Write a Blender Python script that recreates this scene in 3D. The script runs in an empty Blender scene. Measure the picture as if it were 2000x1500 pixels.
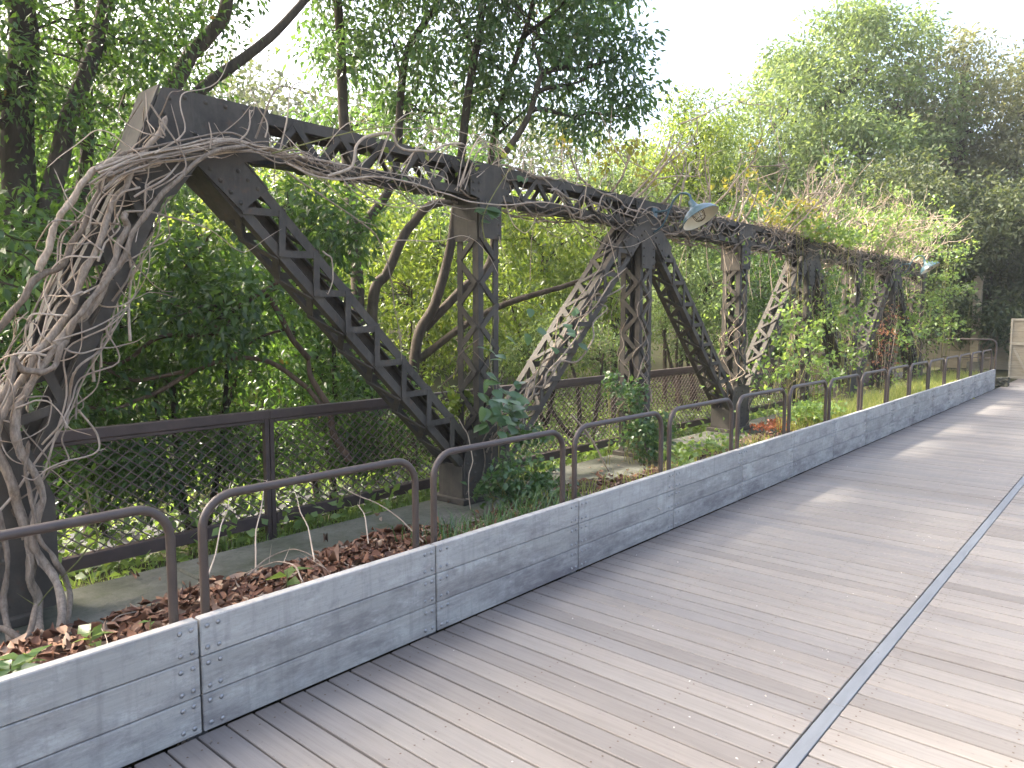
import bpy, bmesh, math, random
import numpy as np
from mathutils import Vector, Matrix

random.seed(7)
rng = np.random.default_rng(11)
R = math.radians
scene = bpy.context.scene
COL = scene.collection

# ------------------------------------------------------------------ camera
# Y runs along the bridge (away), X to the right across the deck, deck top at z = 0
FPX, VPX, VPY, CAMH = 1440.0, 2260.0, 622.0, 1.55
PITCH = math.atan((750 - VPY) / FPX)
YAW = math.atan((VPX - 1000) / (FPX / math.cos(PITCH)))
cam_d = bpy.data.cameras.new('camera')
cam_d.sensor_width = 36.0
cam_d.lens = 36.0 * FPX / 2000.0
cam_d.clip_start = 0.05
cam_d.clip_end = 2000
cam = bpy.data.objects.new('camera', cam_d)
COL.objects.link(cam)
cam.location = (0, 0, CAMH)
cam.rotation_euler = (math.pi / 2 - PITCH, 0, YAW)
scene.camera = cam

# ------------------------------------------------------------------ light
SUN_EL, SUN_AZ = R(42), R(248)          # azimuth clockwise from +Y
world = bpy.data.worlds.new('World')
scene.world = world
world.use_nodes = True
wn = world.node_tree
for n in list(wn.nodes):
    wn.nodes.remove(n)
sky = wn.nodes.new('ShaderNodeTexSky')
sky.sky_type = 'NISHITA'
sky.sun_disc = False
sky.sun_elevation = SUN_EL
sky.sun_rotation = SUN_AZ
sky.air_density = 1.0
sky.dust_density = 9.0
sky.ozone_density = 1.0
bg = wn.nodes.new('ShaderNodeBackground')
bg.inputs['Strength'].default_value = 0.15
wo = wn.nodes.new('ShaderNodeOutputWorld')
wn.links.new(sky.outputs[0], bg.inputs[0])
wn.links.new(bg.outputs[0], wo.inputs[0])
sun_d = bpy.data.lights.new('sun', 'SUN')
sun_d.energy = 2.4
sun_d.angle = R(4.0)
sun_d.color = (1.0, 0.93, 0.80)
sun = bpy.data.objects.new('sun', sun_d)
COL.objects.link(sun)
SDIR = Vector((math.sin(SUN_AZ) * math.cos(SUN_EL), math.cos(SUN_AZ) * math.cos(SUN_EL), math.sin(SUN_EL)))
sun.rotation_euler = SDIR.to_track_quat('Z', 'Y').to_euler()
sun.location = SDIR * 60

scene.view_settings.view_transform = 'Standard'
scene.view_settings.look = 'None'
scene.view_settings.exposure = 2.55
scene.view_settings.gamma = 1.0
scene.view_settings.use_curve_mapping = False
scene.cycles.max_bounces = 8
scene.cycles.diffuse_bounces = 4
scene.cycles.glossy_bounces = 2
scene.cycles.transmission_bounces = 6
scene.cycles.transparent_max_bounces = 4
scene.cycles.use_denoising = True

# ------------------------------------------------------------------ measuring helpers
_fw = np.array([-math.sin(YAW) * math.cos(PITCH), math.cos(YAW) * math.cos(PITCH), -math.sin(PITCH)])
_rt = np.array([math.cos(YAW), math.sin(YAW), 0.0])
_up = np.cross(_rt, _fw)
def _ray(u, v):
    return _fw + _rt * (u - 1000) / FPX + _up * (750 - v) / FPX
def at_x(u, v, X):                    # the point of the plane x = X seen at a spot of the photograph
    d = _ray(u, v); t = X / d[0]
    return np.array([0, 0, CAMH]) + d * t
def at_d(u, v, dist):                 # the point at a horizontal distance
    d = _ray(u, v); t = dist / math.hypot(d[0], d[1])
    return np.array([0, 0, CAMH]) + d * t

# ------------------------------------------------------------------ mesh helpers
def np_mesh(name, V, F, rnd=None, smooth=False):
    V = np.asarray(V, dtype=np.float32); F = np.asarray(F, dtype=np.int32)
    k = F.shape[1]
    me = bpy.data.meshes.new(name)
    me.vertices.add(len(V)); me.vertices.foreach_set('co', V.ravel())
    me.loops.add(F.size); me.loops.foreach_set('vertex_index', F.ravel())
    me.polygons.add(len(F))
    me.polygons.foreach_set('loop_start', np.arange(0, F.size, k, dtype=np.int32))
    me.polygons.foreach_set('loop_total', np.full(len(F), k, dtype=np.int32))
    me.update(calc_edges=True)
    if rnd is not None:
        a = me.attributes.new('rnd', 'FLOAT', 'POINT')
        a.data.foreach_set('value', np.asarray(rnd, dtype=np.float32))
    if smooth:
        me.polygons.foreach_set('use_smooth', np.ones(len(F), dtype=bool))
    return me

def tag(o, label=None, cat=None, group=None, kind=None):
    if label: o['label'] = label
    if cat: o['category'] = cat
    if group: o['group'] = group
    if kind: o['kind'] = kind
    return o

def link(name, me, mat=None, parent=None):
    o = bpy.data.objects.new(name, me)
    COL.objects.link(o)
    if mat is not None and me is not None and len(me.materials) == 0:
        me.materials.append(mat)
    if parent is not None:
        o.parent = parent
        o.matrix_parent_inverse = Matrix.Translation(parent.location).inverted() if parent.type != 'EMPTY' or parent.location.length > 0 else Matrix.Identity(4)
    return o

def empty(name, loc=(0, 0, 0)):
    o = bpy.data.objects.new(name, None)
    o.empty_display_size = 0.1
    COL.objects.link(o)
    o.location = loc
    return o

class MB:
    """collects polygons of any size into one mesh"""
    def __init__(s): s.v = []; s.f = []
    def poly(s, pts, faces):
        b = len(s.v); s.v += [tuple(p) for p in pts]; s.f += [tuple(b + i for i in f) for f in faces]
    def box(s, lo, hi):
        x0, y0, z0 = lo; x1, y1, z1 = hi
        s.poly([(x0,y0,z0),(x1,y0,z0),(x1,y1,z0),(x0,y1,z0),(x0,y0,z1),(x1,y0,z1),(x1,y1,z1),(x0,y1,z1)],
               [(0,3,2,1),(4,5,6,7),(0,1,5,4),(1,2,6,5),(2,3,7,6),(3,0,4,7)])
    def prism(s, prof, p0, p1, ax, ay):
        """profile [(a,b)] in directions ax, ay swept from p0 to p1"""
        p0 = np.array(p0, float); p1 = np.array(p1, float); ax = np.array(ax, float); ay = np.array(ay, float)
        n = len(prof)
        pts = [p0 + ax*a + ay*b for a, b in prof] + [p1 + ax*a + ay*b for a, b in prof]
        f = [tuple(range(n-1, -1, -1)), tuple(range(n, 2*n))] + [(i, (i+1) % n, n+(i+1) % n, n+i) for i in range(n)]
        s.poly(pts, f)
    def mesh(s, name, smooth=False, bevel=0):
        me = bpy.data.meshes.new(name); me.from_pydata(s.v, [], s.f)
        bm = bmesh.new(); bm.from_mesh(me)
        bmesh.ops.recalc_face_normals(bm, faces=bm.faces)
        if bevel:
            bmesh.ops.bevel(bm, geom=list(bm.edges), offset=bevel, segments=1, affect='EDGES')
        bm.to_mesh(me); bm.free()
        if smooth:
            for p in me.polygons: p.use_smooth = True
        me.update()
        return me

class Tubes:
    """collects tapered tubes along polylines (all quads)"""
    def __init__(s): s.V = []; s.F = []; s.Rn = []; s.n = 0
    def add(s, P, r, sides=6, cap=True):
        P = np.asarray(P, float); m = len(P)
        r = np.broadcast_to(np.asarray(r, float), (m,)).copy()
        if cap: r[-1] *= 0.15
        T = np.gradient(P, axis=0); T /= np.linalg.norm(T, axis=1)[:, None] + 1e-9
        ref = np.array([0.31, 0.17, 0.93]); 
        if abs(T[:, 2]).mean() > 0.8: ref = np.array([0.9, 0.3, 0.2])
        A = np.cross(T, ref); A /= np.linalg.norm(A, axis=1)[:, None] + 1e-9
        B = np.cross(T, A)
        th = np.arange(sides) * 2 * math.pi / sides
        ring = P[:, None, :] + r[:, None, None] * (A[:, None, :]*np.cos(th)[None, :, None] + B[:, None, :]*np.sin(th)[None, :, None])
        s.V.append(ring.reshape(-1, 3))
        i = np.arange(m-1)[:, None] * sides; j = np.arange(sides)[None, :]; j2 = (j+1) % sides
        f = np.stack([i+j, i+j2, i+sides+j2, i+sides+j], -1).reshape(-1, 4) + s.n
        s.F.append(f); s.n += m*sides
        s.Rn.append(np.full(m*sides, rng.random()))
    def mesh(s, name): return np_mesh(name, np.concatenate(s.V), np.concatenate(s.F), np.concatenate(s.Rn), smooth=True)

def spline(P, n=8):
    """Catmull-Rom through the points"""
    P = np.asarray(P, float)
    Q = np.vstack([2*P[0]-P[1], P, 2*P[-1]-P[-2]])
    out = []
    t = np.linspace(0, 1, n, endpoint=False)[:, None]
    for i in range(1, len(Q)-2):
        a, b, c, d = Q[i-1], Q[i], Q[i+1], Q[i+2]
        out.append(0.5*((2*b) + (-a+c)*t + (2*a-5*b+4*c-d)*t**2 + (-a+3*b-3*c+d)*t**3))
    out.append(P[-1][None])
    return np.vstack(out)

def wiggle(P, amp):
    P = np.array(P, float); m = len(P)
    k = max(3, m // 4)
    n = rng.normal(0, amp, (k, 3))
    x = np.linspace(0, k-1, m)
    for a in range(3): P[:, a] += np.interp(x, np.arange(k), n[:, a])
    return P

def unit(a): return a / (np.linalg.norm(a, axis=-1, keepdims=True) + 1e-9)

def leaf_arrays(C, D, length, width, hi=False, upbias=1.0, curl=0.12):
    """C centres (leaf bases), D directions. Returns verts, tris, rnd"""
    n = len(C)
    D = unit(D)
    upv = unit(rng.normal(0, 1, (n, 3)) * 0.75 + np.array([0, 0, upbias]))
    S = unit(np.cross(D, upv)); N = np.cross(S, D)
    L = length * rng.uniform(0.7, 1.3, n)[:, None]; W = width * rng.uniform(0.75, 1.25, n)[:, None]
    fold = 0.28 * W
    base = C; tip = C + D*L - N*L*curl
    lf = C + D*L*0.42 + S*W + N*fold; rg = C + D*L*0.42 - S*W + N*fold
    r = rng.random(n)
    if hi:
        mid = C + D*L*0.5
        V = np.stack([base, lf, mid, rg, tip], 1).reshape(-1, 3)
        o = np.arange(n)[:, None] * 5
        F = np.concatenate([o+[0, 2, 1], o+[1, 2, 4], o+[0, 3, 2], o+[2, 3, 4]])
        return V, F, np.repeat(r, 5)
    V = np.stack([base, lf, tip, rg], 1).reshape(-1, 3)
    o = np.arange(n)[:, None] * 4
    F = np.concatenate([o+[0, 2, 1], o+[0, 3, 2]])
    return V, F, np.repeat(r, 4)

def in_lobe(n, c, rad, shell=0.55):
    u = unit(rng.normal(0, 1, (n, 3)))
    r = (shell**3 + (1-shell**3) * rng.random(n)) ** (1/3)
    return np.array(c) + u * r[:, None] * np.array(rad), u

# ------------------------------------------------------------------ materials
def new_mat(name):
    m = bpy.data.materials.new(name); m.use_nodes = True
    nt = m.node_tree
    for n in list(nt.nodes): nt.nodes.remove(n)
    return m, nt
def nd(nt, typ, props=None, **inp):
    n = nt.nodes.new(typ)
    for k, v in (props or {}).items(): setattr(n, k, v)
    for k, v in inp.items():
        key = int(k[1:]) if k[0] == 'i' and k[1:].isdigit() else k.replace('_', ' ')
        s = n.inputs[key]
        if isinstance(v, bpy.types.NodeSocket): nt.links.new(v, s)
        else: s.default_value = v
    return n
def rgba(c): return (c[0], c[1], c[2], 1.0)
def mixc(nt, fac, a, b, mode='MIX'):
    n = nt.nodes.new('ShaderNodeMix'); n.data_type = 'RGBA'; n.blend_type = mode
    for s, v in ((n.inputs[0], fac), (n.inputs[6], a), (n.inputs[7], b)):
        if isinstance(v, bpy.types.NodeSocket): nt.links.new(v, s)
        elif isinstance(v, (int, float)): s.default_value = v
        else: s.default_value = rgba(v)
    return n.outputs[2]
def math_n(nt, op, a, b=0.0, clamp=False):
    n = nt.nodes.new('ShaderNodeMath'); n.operation = op; n.use_clamp = clamp
    for i, v in enumerate((a, b)):
        if isinstance(v, bpy.types.NodeSocket): nt.links.new(v, n.inputs[i])
        else: n.inputs[i].default_value = v
    return n.outputs[0]
def ramp(nt, fac, stops):
    n = nt.nodes.new('ShaderNodeValToRGB')
    e = n.color_ramp.elements
    while len(e) < len(stops): e.new(0.5)
    for el, (p, c) in zip(e, stops): el.position = p; el.color = rgba(c) if len(c) == 3 else c
    nt.links.new(fac, n.inputs[0])
    return n.outputs[0]
def pos(nt, scale):
    g = nd(nt, 'ShaderNodeNewGeometry')
    m = nd(nt, 'ShaderNodeMapping', Vector=g.outputs['Position'], Scale=scale)
    return m.outputs[0]
def noise(nt, vec, scale, detail=4, rough=0.6):
    return nd(nt, 'ShaderNodeTexNoise', Vector=vec, Scale=scale, Detail=detail, Roughness=rough).outputs[0]
def out(nt, shader, disp=None):
    o = nd(nt, 'ShaderNodeOutputMaterial')
    nt.links.new(shader, o.inputs[0])
def bump(nt, h, strength, dist=0.01):
    return nd(nt, 'ShaderNodeBump', Strength=strength, Distance=dist, Height=h).outputs[0]
G3 = lambda v: (v, v, v)

def mat_deck():
    m, nt = new_mat('weathered_deck_wood')
    oi = nd(nt, 'ShaderNodeObjectInfo').outputs['Random']
    g = nd(nt, 'ShaderNodeNewGeometry')
    rr = math_n(nt, 'FRACT', math_n(nt, 'ADD', oi, g.outputs['Random Per Island']))
    tone = ramp(nt, rr, [(0, (.165, .152, .138)), (.15, (.206, .191, .175)), (.45, (.226, .210, .190)), (.65, (.190, .180, .170)), (.85, (.240, .219, .194)), (1, (.174, .160, .146))])
    grain = noise(nt, pos(nt, (2.2, 55, 55)), 1.0, 6, 0.65)
    c = mixc(nt, math_n(nt, 'MULTIPLY', math_n(nt, 'SUBTRACT', grain, 0.42, True), 1.6, True), tone, mixc(nt, 1.0, tone, (.62, .58, .56), 'MULTIPLY'))
    blot = noise(nt, pos(nt, (1.3, 2.2, 1)), 1.3, 5, 0.6)
    c = mixc(nt, math_n(nt, 'MULTIPLY', math_n(nt, 'SUBTRACT', blot, 0.5, True), 1.8, True), c, mixc(nt, 1.0, c, (.80, .79, .80), 'MULTIPLY'))
    # darker, browner margin beside the planter boards
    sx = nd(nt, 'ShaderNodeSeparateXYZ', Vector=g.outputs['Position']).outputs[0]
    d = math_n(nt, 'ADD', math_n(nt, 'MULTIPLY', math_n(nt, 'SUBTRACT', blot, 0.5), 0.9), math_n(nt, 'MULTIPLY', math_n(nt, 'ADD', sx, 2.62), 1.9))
    edge_tone = math_n(nt, 'SUBTRACT', 0.62, d, True)
    c = mixc(nt, math_n(nt, 'MULTIPLY', edge_tone, 0.95, True), c, mixc(nt, 1.0, c, (.58, .50, .48), 'MULTIPLY'))
    speck = noise(nt, pos(nt, (38, 60, 1)), 1.0, 2, 0.5)
    c = mixc(nt, math_n(nt, 'MULTIPLY', math_n(nt, 'SUBTRACT', speck, 0.66, True), 4.0, True), c, (.10, .085, .08))
    b = nd(nt, 'ShaderNodeBsdfPrincipled', Base_Color=c, Roughness=0.62, Normal=bump(nt, grain, 0.25, 0.004))
    b.inputs['Specular IOR Level'].default_value = 0.35
    out(nt, b.outputs[0]); return m

def mat_board():
    m, nt = new_mat('silvered_planter_board')
    oi = nd(nt, 'ShaderNodeObjectInfo').outputs['Random']
    def bpos(sc):
        g_ = nd(nt, 'ShaderNodeNewGeometry')
        v_ = nd(nt, 'ShaderNodeVectorMath', {'operation': 'ADD'}); nt.links.new(g_.outputs['Position'], v_.inputs[0])
        cb = nd(nt, 'ShaderNodeCombineXYZ', X=math_n(nt, 'MULTIPLY', oi, 37.0), Y=math_n(nt, 'MULTIPLY', oi, 19.0), Z=math_n(nt, 'MULTIPLY', oi, 53.0)); nt.links.new(cb.outputs[0], v_.inputs[1])
        return nd(nt, 'ShaderNodeMapping', Vector=v_.outputs[0], Scale=sc).outputs[0]
    tone = ramp(nt, oi, [(0, (.295, .29, .272)), (.5, (.36, .352, .332)), (1, (.325, .315, .292))])
    grain = noise(nt, pos(nt, (70, 3.0, 70)), 1.0, 6, 0.7)
    c = mixc(nt, math_n(nt, 'MULTIPLY', math_n(nt, 'SUBTRACT', grain, 0.4, True), 1.5, True), tone, mixc(nt, 1.0, tone, (.58, .575, .57), 'MULTIPLY'))
    pale = noise(nt, bpos((6, 4.0, 9)), 1.0, 8, 0.72)
    c = mixc(nt, math_n(nt, 'MULTIPLY', math_n(nt, 'SUBTRACT', pale, 0.51, True), 4.5, True), c, (.45, .445, .425))
    mott = noise(nt, bpos((9, 13, 17)), 1.0, 6, 0.7)
    c = mixc(nt, math_n(nt, 'MULTIPLY', math_n(nt, 'SUBTRACT', mott, 0.53, True), 3.2, True), c, (.185, .183, .182))
    stain = noise(nt, bpos((3, 1.7, 6)), 1.0, 9, 0.75)
    g = nd(nt, 'ShaderNodeNewGeometry')
    sz = nd(nt, 'ShaderNodeSeparateXYZ', Vector=g.outputs['Position']).outputs[2]
    low = math_n(nt, 'SUBTRACT', 0.62, math_n(nt, 'MULTIPLY', sz, 1.25))     # splash stains sit mostly on the low boards
    st = math_n(nt, 'MULTIPLY', math_n(nt, 'SUBTRACT', math_n(nt, 'ADD', stain, math_n(nt, 'MULTIPLY', low, 0.30)), 0.575, True), 4.5, True)
    c = mixc(nt, math_n(nt, 'MULTIPLY', st, 0.8), c, (.105, .09, .10))
    drip = noise(nt, pos(nt, (20, 26, 2.2)), 1.0, 4, 0.6)
    c = mixc(nt, math_n(nt, 'MULTIPLY', math_n(nt, 'SUBTRACT', drip, 0.52, True), 2.4, True), c, (.19, .185, .18))
    fine = noise(nt, pos(nt, (30, 40, 40)), 1.0, 3, 0.7)
    c = mixc(nt, math_n(nt, 'MULTIPLY', math_n(nt, 'SUBTRACT', fine, 0.58, True), 2.2, True), c, (.16, .16, .165))
    b = nd(nt, 'ShaderNodeBsdfPrincipled', Base_Color=c, Roughness=0.75, Normal=bump(nt, grain, 0.35, 0.004))
    b.inputs['Specular IOR Level'].default_value = 0.25
    out(nt, b.outputs[0]); return m

def mat_iron():
    m, nt = new_mat('old_painted_iron')
    n1 = noise(nt, pos(nt, (3, 3, 3)), 1.0, 7, 0.7)
    n2 = noise(nt, pos(nt, (14, 14, 5)), 1.0, 5, 0.65)
    c = mixc(nt, math_n(nt, 'MULTIPLY', math_n(nt, 'SUBTRACT', n1, 0.28, True), 2.2, True), (.027, .024, .021), (.098, .085, .069))
    c = mixc(nt, math_n(nt, 'MULTIPLY', math_n(nt, 'SUBTRACT', n2, 0.55, True), 3.0, True), c, (.105, .095, .08))   # dust and lichen
    n3 = noise(nt, pos(nt, (6, 6, 6)), 1.7, 6, 0.75)
    c = mixc(nt, math_n(nt, 'MULTIPLY', math_n(nt, 'SUBTRACT', n3, 0.585, True), 5.0, True), c, (.115, .062, .036))
    st_ = noise(nt, pos(nt, (26, 26, 1.6)), 1.0, 4, 0.6)
    c = mixc(nt, math_n(nt, 'MULTIPLY', math_n(nt, 'SUBTRACT', st_, 0.56, True), 3.0, True), c, (.10, .085, .065))    # rust
    b = nd(nt, 'ShaderNodeBsdfPrincipled', Base_Color=c, Roughness=math_n(nt, 'ADD', 0.52, math_n(nt, 'MULTIPLY', n2, 0.35)), Normal=bump(nt, n2, 0.12, 0.01))
    b.inputs['Specular IOR Level'].default_value = 0.32
    out(nt, b.outputs[0]); return m

def mat_simple(name, c0, c1, scale=(8, 8, 8), rough=0.7, spec=0.3, bmp=0.15, metal=0.0):
    m, nt = new_mat(name)
    n1 = noise(nt, pos(nt, scale), 1.0, 6, 0.65)
    k = math_n(nt, 'MULTIPLY', math_n(nt, 'SUBTRACT', n1, 0.3, True), 2.4, True)
    c = mixc(nt, k, c0, c1)
    b = nd(nt, 'ShaderNodeBsdfPrincipled', Base_Color=c, Roughness=rough, Metallic=metal, Normal=bump(nt, n1, bmp, 0.01))
    b.inputs['Specular IOR Level'].default_value = spec
    out(nt, b.outputs[0]); return m

def mat_bark(name, c0, c1, scale=(30, 30, 7)):
    m, nt = new_mat(name)
    n1 = noise(nt, pos(nt, scale), 1.0, 6, 0.7)
    a = nd(nt, 'ShaderNodeAttribute', {'attribute_name': 'rnd'}).outputs['Fac']
    k = math_n(nt, 'MULTIPLY', math_n(nt, 'SUBTRACT', n1, 0.3, True), 2.4, True)
    c = mixc(nt, k, c0, c1)
    c = mixc(nt, 1.0, c, ramp(nt, a, [(0, (.55, .52, .5)), (.5, (.95, .92, .9)), (1, (1.25, 1.2, 1.15))]), 'MULTIPLY')
    b = nd(nt, 'ShaderNodeBsdfPrincipled', Base_Color=c, Roughness=0.85, Normal=bump(nt, n1, 0.7, 0.012))
    b.inputs['Specular IOR Level'].default_value = 0.2
    out(nt, b.outputs[0]); return m

def mat_leaf(name, dark, mid, light, trans, tmix=0.38, rough=0.36, spec=0.5, accent=None):
    m, nt = new_mat(name)
    a = nd(nt, 'ShaderNodeAttribute', {'attribute_name': 'rnd'}).outputs['Fac']
    oi = nd(nt, 'ShaderNodeObjectInfo').outputs['Random']
    big = noise(nt, pos(nt, (.9, .9, .9)), 1.0, 3, 0.6)
    t = math_n(nt, 'ADD', math_n(nt, 'MULTIPLY', a, 0.65), math_n(nt, 'MULTIPLY', math_n(nt, 'SUBTRACT', big, 0.33), 1.0), True)
    stops = [(0, dark), (.5, mid), (.94, light)]
    if accent: stops += [(.985, accent)]
    c = ramp(nt, t, stops)
    k = mixc(nt, 1.0, mixc(nt, 1.0, c, G3(1.0)), trans, 'MULTIPLY')
    k = mixc(nt, 0.55, trans, mixc(nt, 1.0, c, (3.4, 3.0, 1.6), 'MULTIPLY'))
    b = nd(nt, 'ShaderNodeBsdfPrincipled', Base_Color=c, Roughness=rough)
    b.inputs['Specular IOR Level'].default_value = spec
    tr = nd(nt, 'ShaderNodeBsdfTranslucent', Color=k)
    mx = nd(nt, 'ShaderNodeMixShader', Fac=tmix)
    nt.links.new(b.outputs[0], mx.inputs[1]); nt.links.new(tr.outputs[0], mx.inputs[2])
    out(nt, mx.outputs[0]); return m

M = dict(
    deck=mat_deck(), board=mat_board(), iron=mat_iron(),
    rail=mat_simple('brown_painted_tube', (.042, .031, .027), (.066, .048, .041), (9, 9, 9), 0.42, 0.5, 0.05),
    fence=mat_simple('brown_fence_paint', (.055, .038, .034), (.085, .06, .053), (7, 7, 7), 0.5, 0.4, 0.05),
    wire=mat_simple('brown_mesh_paint', (.095, .066, .056), (.14, .10, .088), (7, 7, 7), 0.5, 0.4, 0.05),
    strip=mat_simple('galvanised_strip', (.13, .142, .155), (.18, .195, .21), (20, 4, 4), 0.55, 0.4, 0.05),
    dark=mat_simple('deck_void', (.012, .011, .010), (.02, .018, .017)),
    bolt=mat_simple('zinc_bolt', (.22, .22, .225), (.34, .34, .345), (60, 60, 60), 0.35, 0.5, 0.05, 0.7),
    soil=mat_simple('bed_soil', (.045, .032, .022), (.085, .062, .043), (12, 12, 12), 0.95, 0.1, 0.6),
    ground=mat_simple('woodland_ground', (.025, .028, .012), (.055, .052, .026), (1.5, 1.5, 1.5), 0.95, 0.1, 0.5),
    concrete=mat_simple('old_concrete', (.085, .085, .068), (.165, .16, .135), (6, 6, 6), 0.9, 0.2, 0.4),
    path=mat_simple('pale_path', (.045, .045, .05), (.085, .085, .09), (3, 3, 3), 0.9, 0.2, 0.2),
    screen=mat_simple('old_timber_screen', (.30, .26, .19), (.44, .39, .30), (5, 5, 40), 0.8, 0.2, 0.3),
    screen2=mat_simple('old_timber_panel', (.27, .225, .155), (.38, .33, .24), (5, 5, 40), 0.8, 0.2, 0.3),
    stone=mat_simple('mossy_stone', (.04, .045, .03), (.10, .095, .08), (15, 15, 15), 0.95, 0.1, 0.6),
    lampb=mat_simple('blue_grey_enamel', (.045, .095, .118), (.07, .125, .148), (9, 9, 9), 0.35, 0.5, 0.03),
    lampc=mat_simple('cream_enamel', (.60, .55, .43), (.70, .65, .52), (9, 9, 9), 0.4, 0.4, 0.03),
    lampd=mat_simple('rusty_guard', (.07, .05, .035), (.12, .08, .05), (30, 30, 30), 0.7, 0.3, 0.1),
    bulb=mat_simple('frosted_bulb', (.7, .68, .6), (.78, .76, .7), (9, 9, 9), 0.25, 0.5, 0.0),
    vine=mat_bark('vine_bark', (.17, .135, .10), (.42, .355, .285), (55, 55, 22)),
    twig=mat_bark('dry_twig', (.29, .235, .18), (.48, .41, .335)),
    green_stem=mat_bark('green_stem', (.16, .17, .06), (.26, .25, .10)),
    bark=mat_bark('tree_bark', (.035, .028, .022), (.095, .078, .062), (16, 16, 4)),
    litter=None,
)
def mat_litter():
    m, nt = new_mat('dead_leaves')
    a = nd(nt, 'ShaderNodeAttribute', {'attribute_name': 'rnd'}).outputs['Fac']
    c = ramp(nt, a, [(0, (.06, .028, .017)), (.35, (.13, .055, .030)), (.65, (.20, .095, .052)), (.86, (.28, .16, .095)), (1, (.36, .27, .19))])
    b = nd(nt, 'ShaderNodeBsdfPrincipled', Base_Color=c, Roughness=0.6); b.inputs['Specular IOR Level'].default_value = 0.3
    out(nt, b.outputs[0]); return m
M['litter'] = mat_litter()
def mat_concrete():
    m, nt = new_mat('mossy_concrete')
    a = noise(nt, pos(nt, (2.2, 1.6, 3)), 1.0, 8, .7); b_ = noise(nt, pos(nt, (26, 26, 26)), 1.0, 5, .7)
    c = mixc(nt, math_n(nt, 'MULTIPLY', math_n(nt, 'SUBTRACT', a, .36, True), 3.2, True), (.075, .08, .055), (.175, .168, .14))
    c = mixc(nt, math_n(nt, 'MULTIPLY', math_n(nt, 'SUBTRACT', b_, .5, True), 2.5, True), c, (.055, .055, .042))
    m3 = noise(nt, pos(nt, (5, 5, 5)), 1.0, 6, .75)
    c = mixc(nt, math_n(nt, 'MULTIPLY', math_n(nt, 'SUBTRACT', m3, .57, True), 5, True), c, (.05, .07, .022))
    b = nd(nt, 'ShaderNodeBsdfPrincipled', Base_Color=c, Roughness=.95, Normal=bump(nt, b_, .6, .012)); b.inputs['Specular IOR Level'].default_value = .15
    out(nt, b.outputs[0]); return m
M['concrete'] = mat_concrete()
LEAF = dict(
    oak=mat_leaf('evergreen_leaf', (.018, .040, .014), (.036, .080, .022), (.080, .140, .034), (.16, .31, .03), 0.36, 0.34, 0.5, accent=(.22, .11, .03)),
    camphor=mat_leaf('camphor_leaf', (.055, .095, .04), (.10, .15, .065), (.17, .22, .095), (.25, .36, .09), 0.36, 0.5, 0.3),  # raised albedo: sunlit paleness of the right-hand trees is in the colour
    spread=mat_leaf('skylit_evergreen_leaf', (.030, .065, .026), (.058, .115, .042), (.105, .175, .065), (.17, .32, .05), 0.36, 0.30, 0.55, accent=(.22, .11, .03)),  # lightened copy of the evergreen leaf; sky light on the crown painted in
    lime=mat_leaf('yellow_green_leaf', (.035, .07, .014), (.09, .14, .028), (.19, .23, .045), (.28, .38, .05), 0.40),
    dusk=mat_leaf('dark_olive_leaf', (.025, .04, .02), (.045, .062, .03), (.085, .10, .045), (.14, .19, .05), 0.28, 0.55, 0.25),
    olive=mat_leaf('brownish_leaf', (.07, .088, .05), (.115, .132, .075), (.175, .175, .10), (.24, .28, .10), 0.34, 0.55, 0.25),  # tone lightened too, to carry the even sunlight on the right-hand trees
    ivy=mat_leaf('ivy_leaf', (.028, .062, .026), (.05, .10, .036), (.09, .15, .05), (.15, .28, .05), 0.28, 0.35, 0.5),
    climber=mat_leaf('climber_leaf', (.040, .085, .040), (.060, .115, .050), (.10, .16, .07), (.15, .28, .06), 0.25, 0.30, 0.55),
    fresh=mat_leaf('fresh_green_leaf', (.065, .115, .03), (.11, .18, .05), (.19, .26, .085), (.27, .40, .07), 0.38),
    grass=mat_leaf('bed_grass', (.10, .15, .035), (.18, .22, .06), (.34, .31, .14), (.36, .42, .10), 0.4, 0.55, 0.3),
    yellow=mat_leaf('autumn_yellow_leaf', (.14, .16, .03), (.25, .24, .04), (.36, .29, .07), (.42, .40, .06), 0.36),
    red=mat_leaf('reddish_dry_leaf', (.14, .05, .03), (.23, .09, .05), (.30, .17, .09), (.35, .16, .06), 0.25),
)

# ================================================================== SETTING
def ground_z(x, y):
    x = np.asarray(x, float); y = np.asarray(y, float)
    z = np.interp(x, [-400, -60, -30, -20, -14, -10, -7.8, -6.6, -5.4, -4.5, 6, 9, 400],
                     [10, 10, 7.5, 3.8, 1.0, -0.35, -0.62, -0.55, -0.26, -0.2, -0.5, -0.7, -0.7])
    far = np.clip((y - 21) / 4, 0, 1)
    near = np.clip((x + 6.5) / 2.5, 0, 1)
    return z + far * near * (-0.03 - z) * (x < 40)
xs = np.unique(np.concatenate([np.linspace(-400, -60, 8), np.linspace(-60, -12, 25), np.linspace(-12, 10, 60), np.linspace(10, 60, 12), np.linspace(60, 400, 8)]))
ys = np.unique(np.concatenate([np.linspace(-400, -20, 10), np.linspace(-20, 40, 90), np.linspace(40, 80, 12), np.linspace(80, 600, 12)]))
GX, GY = np.meshgrid(xs, ys)
GZ = ground_z(GX, GY) + rng.normal(0, 0.02, GX.shape) * (GX < -5.5)
nx, ny = len(xs), len(ys)
ii = (np.arange(ny-1)[:, None]*nx + np.arange(nx-1)[None, :]).ravel()
o = link('ground', np_mesh('ground', np.stack([GX.ravel(), GY.ravel(), GZ.ravel()], 1), np.stack([ii, ii+1, ii+nx+1, ii+nx], 1), smooth=True), M['ground'])
tag(o, kind='structure')

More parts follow.
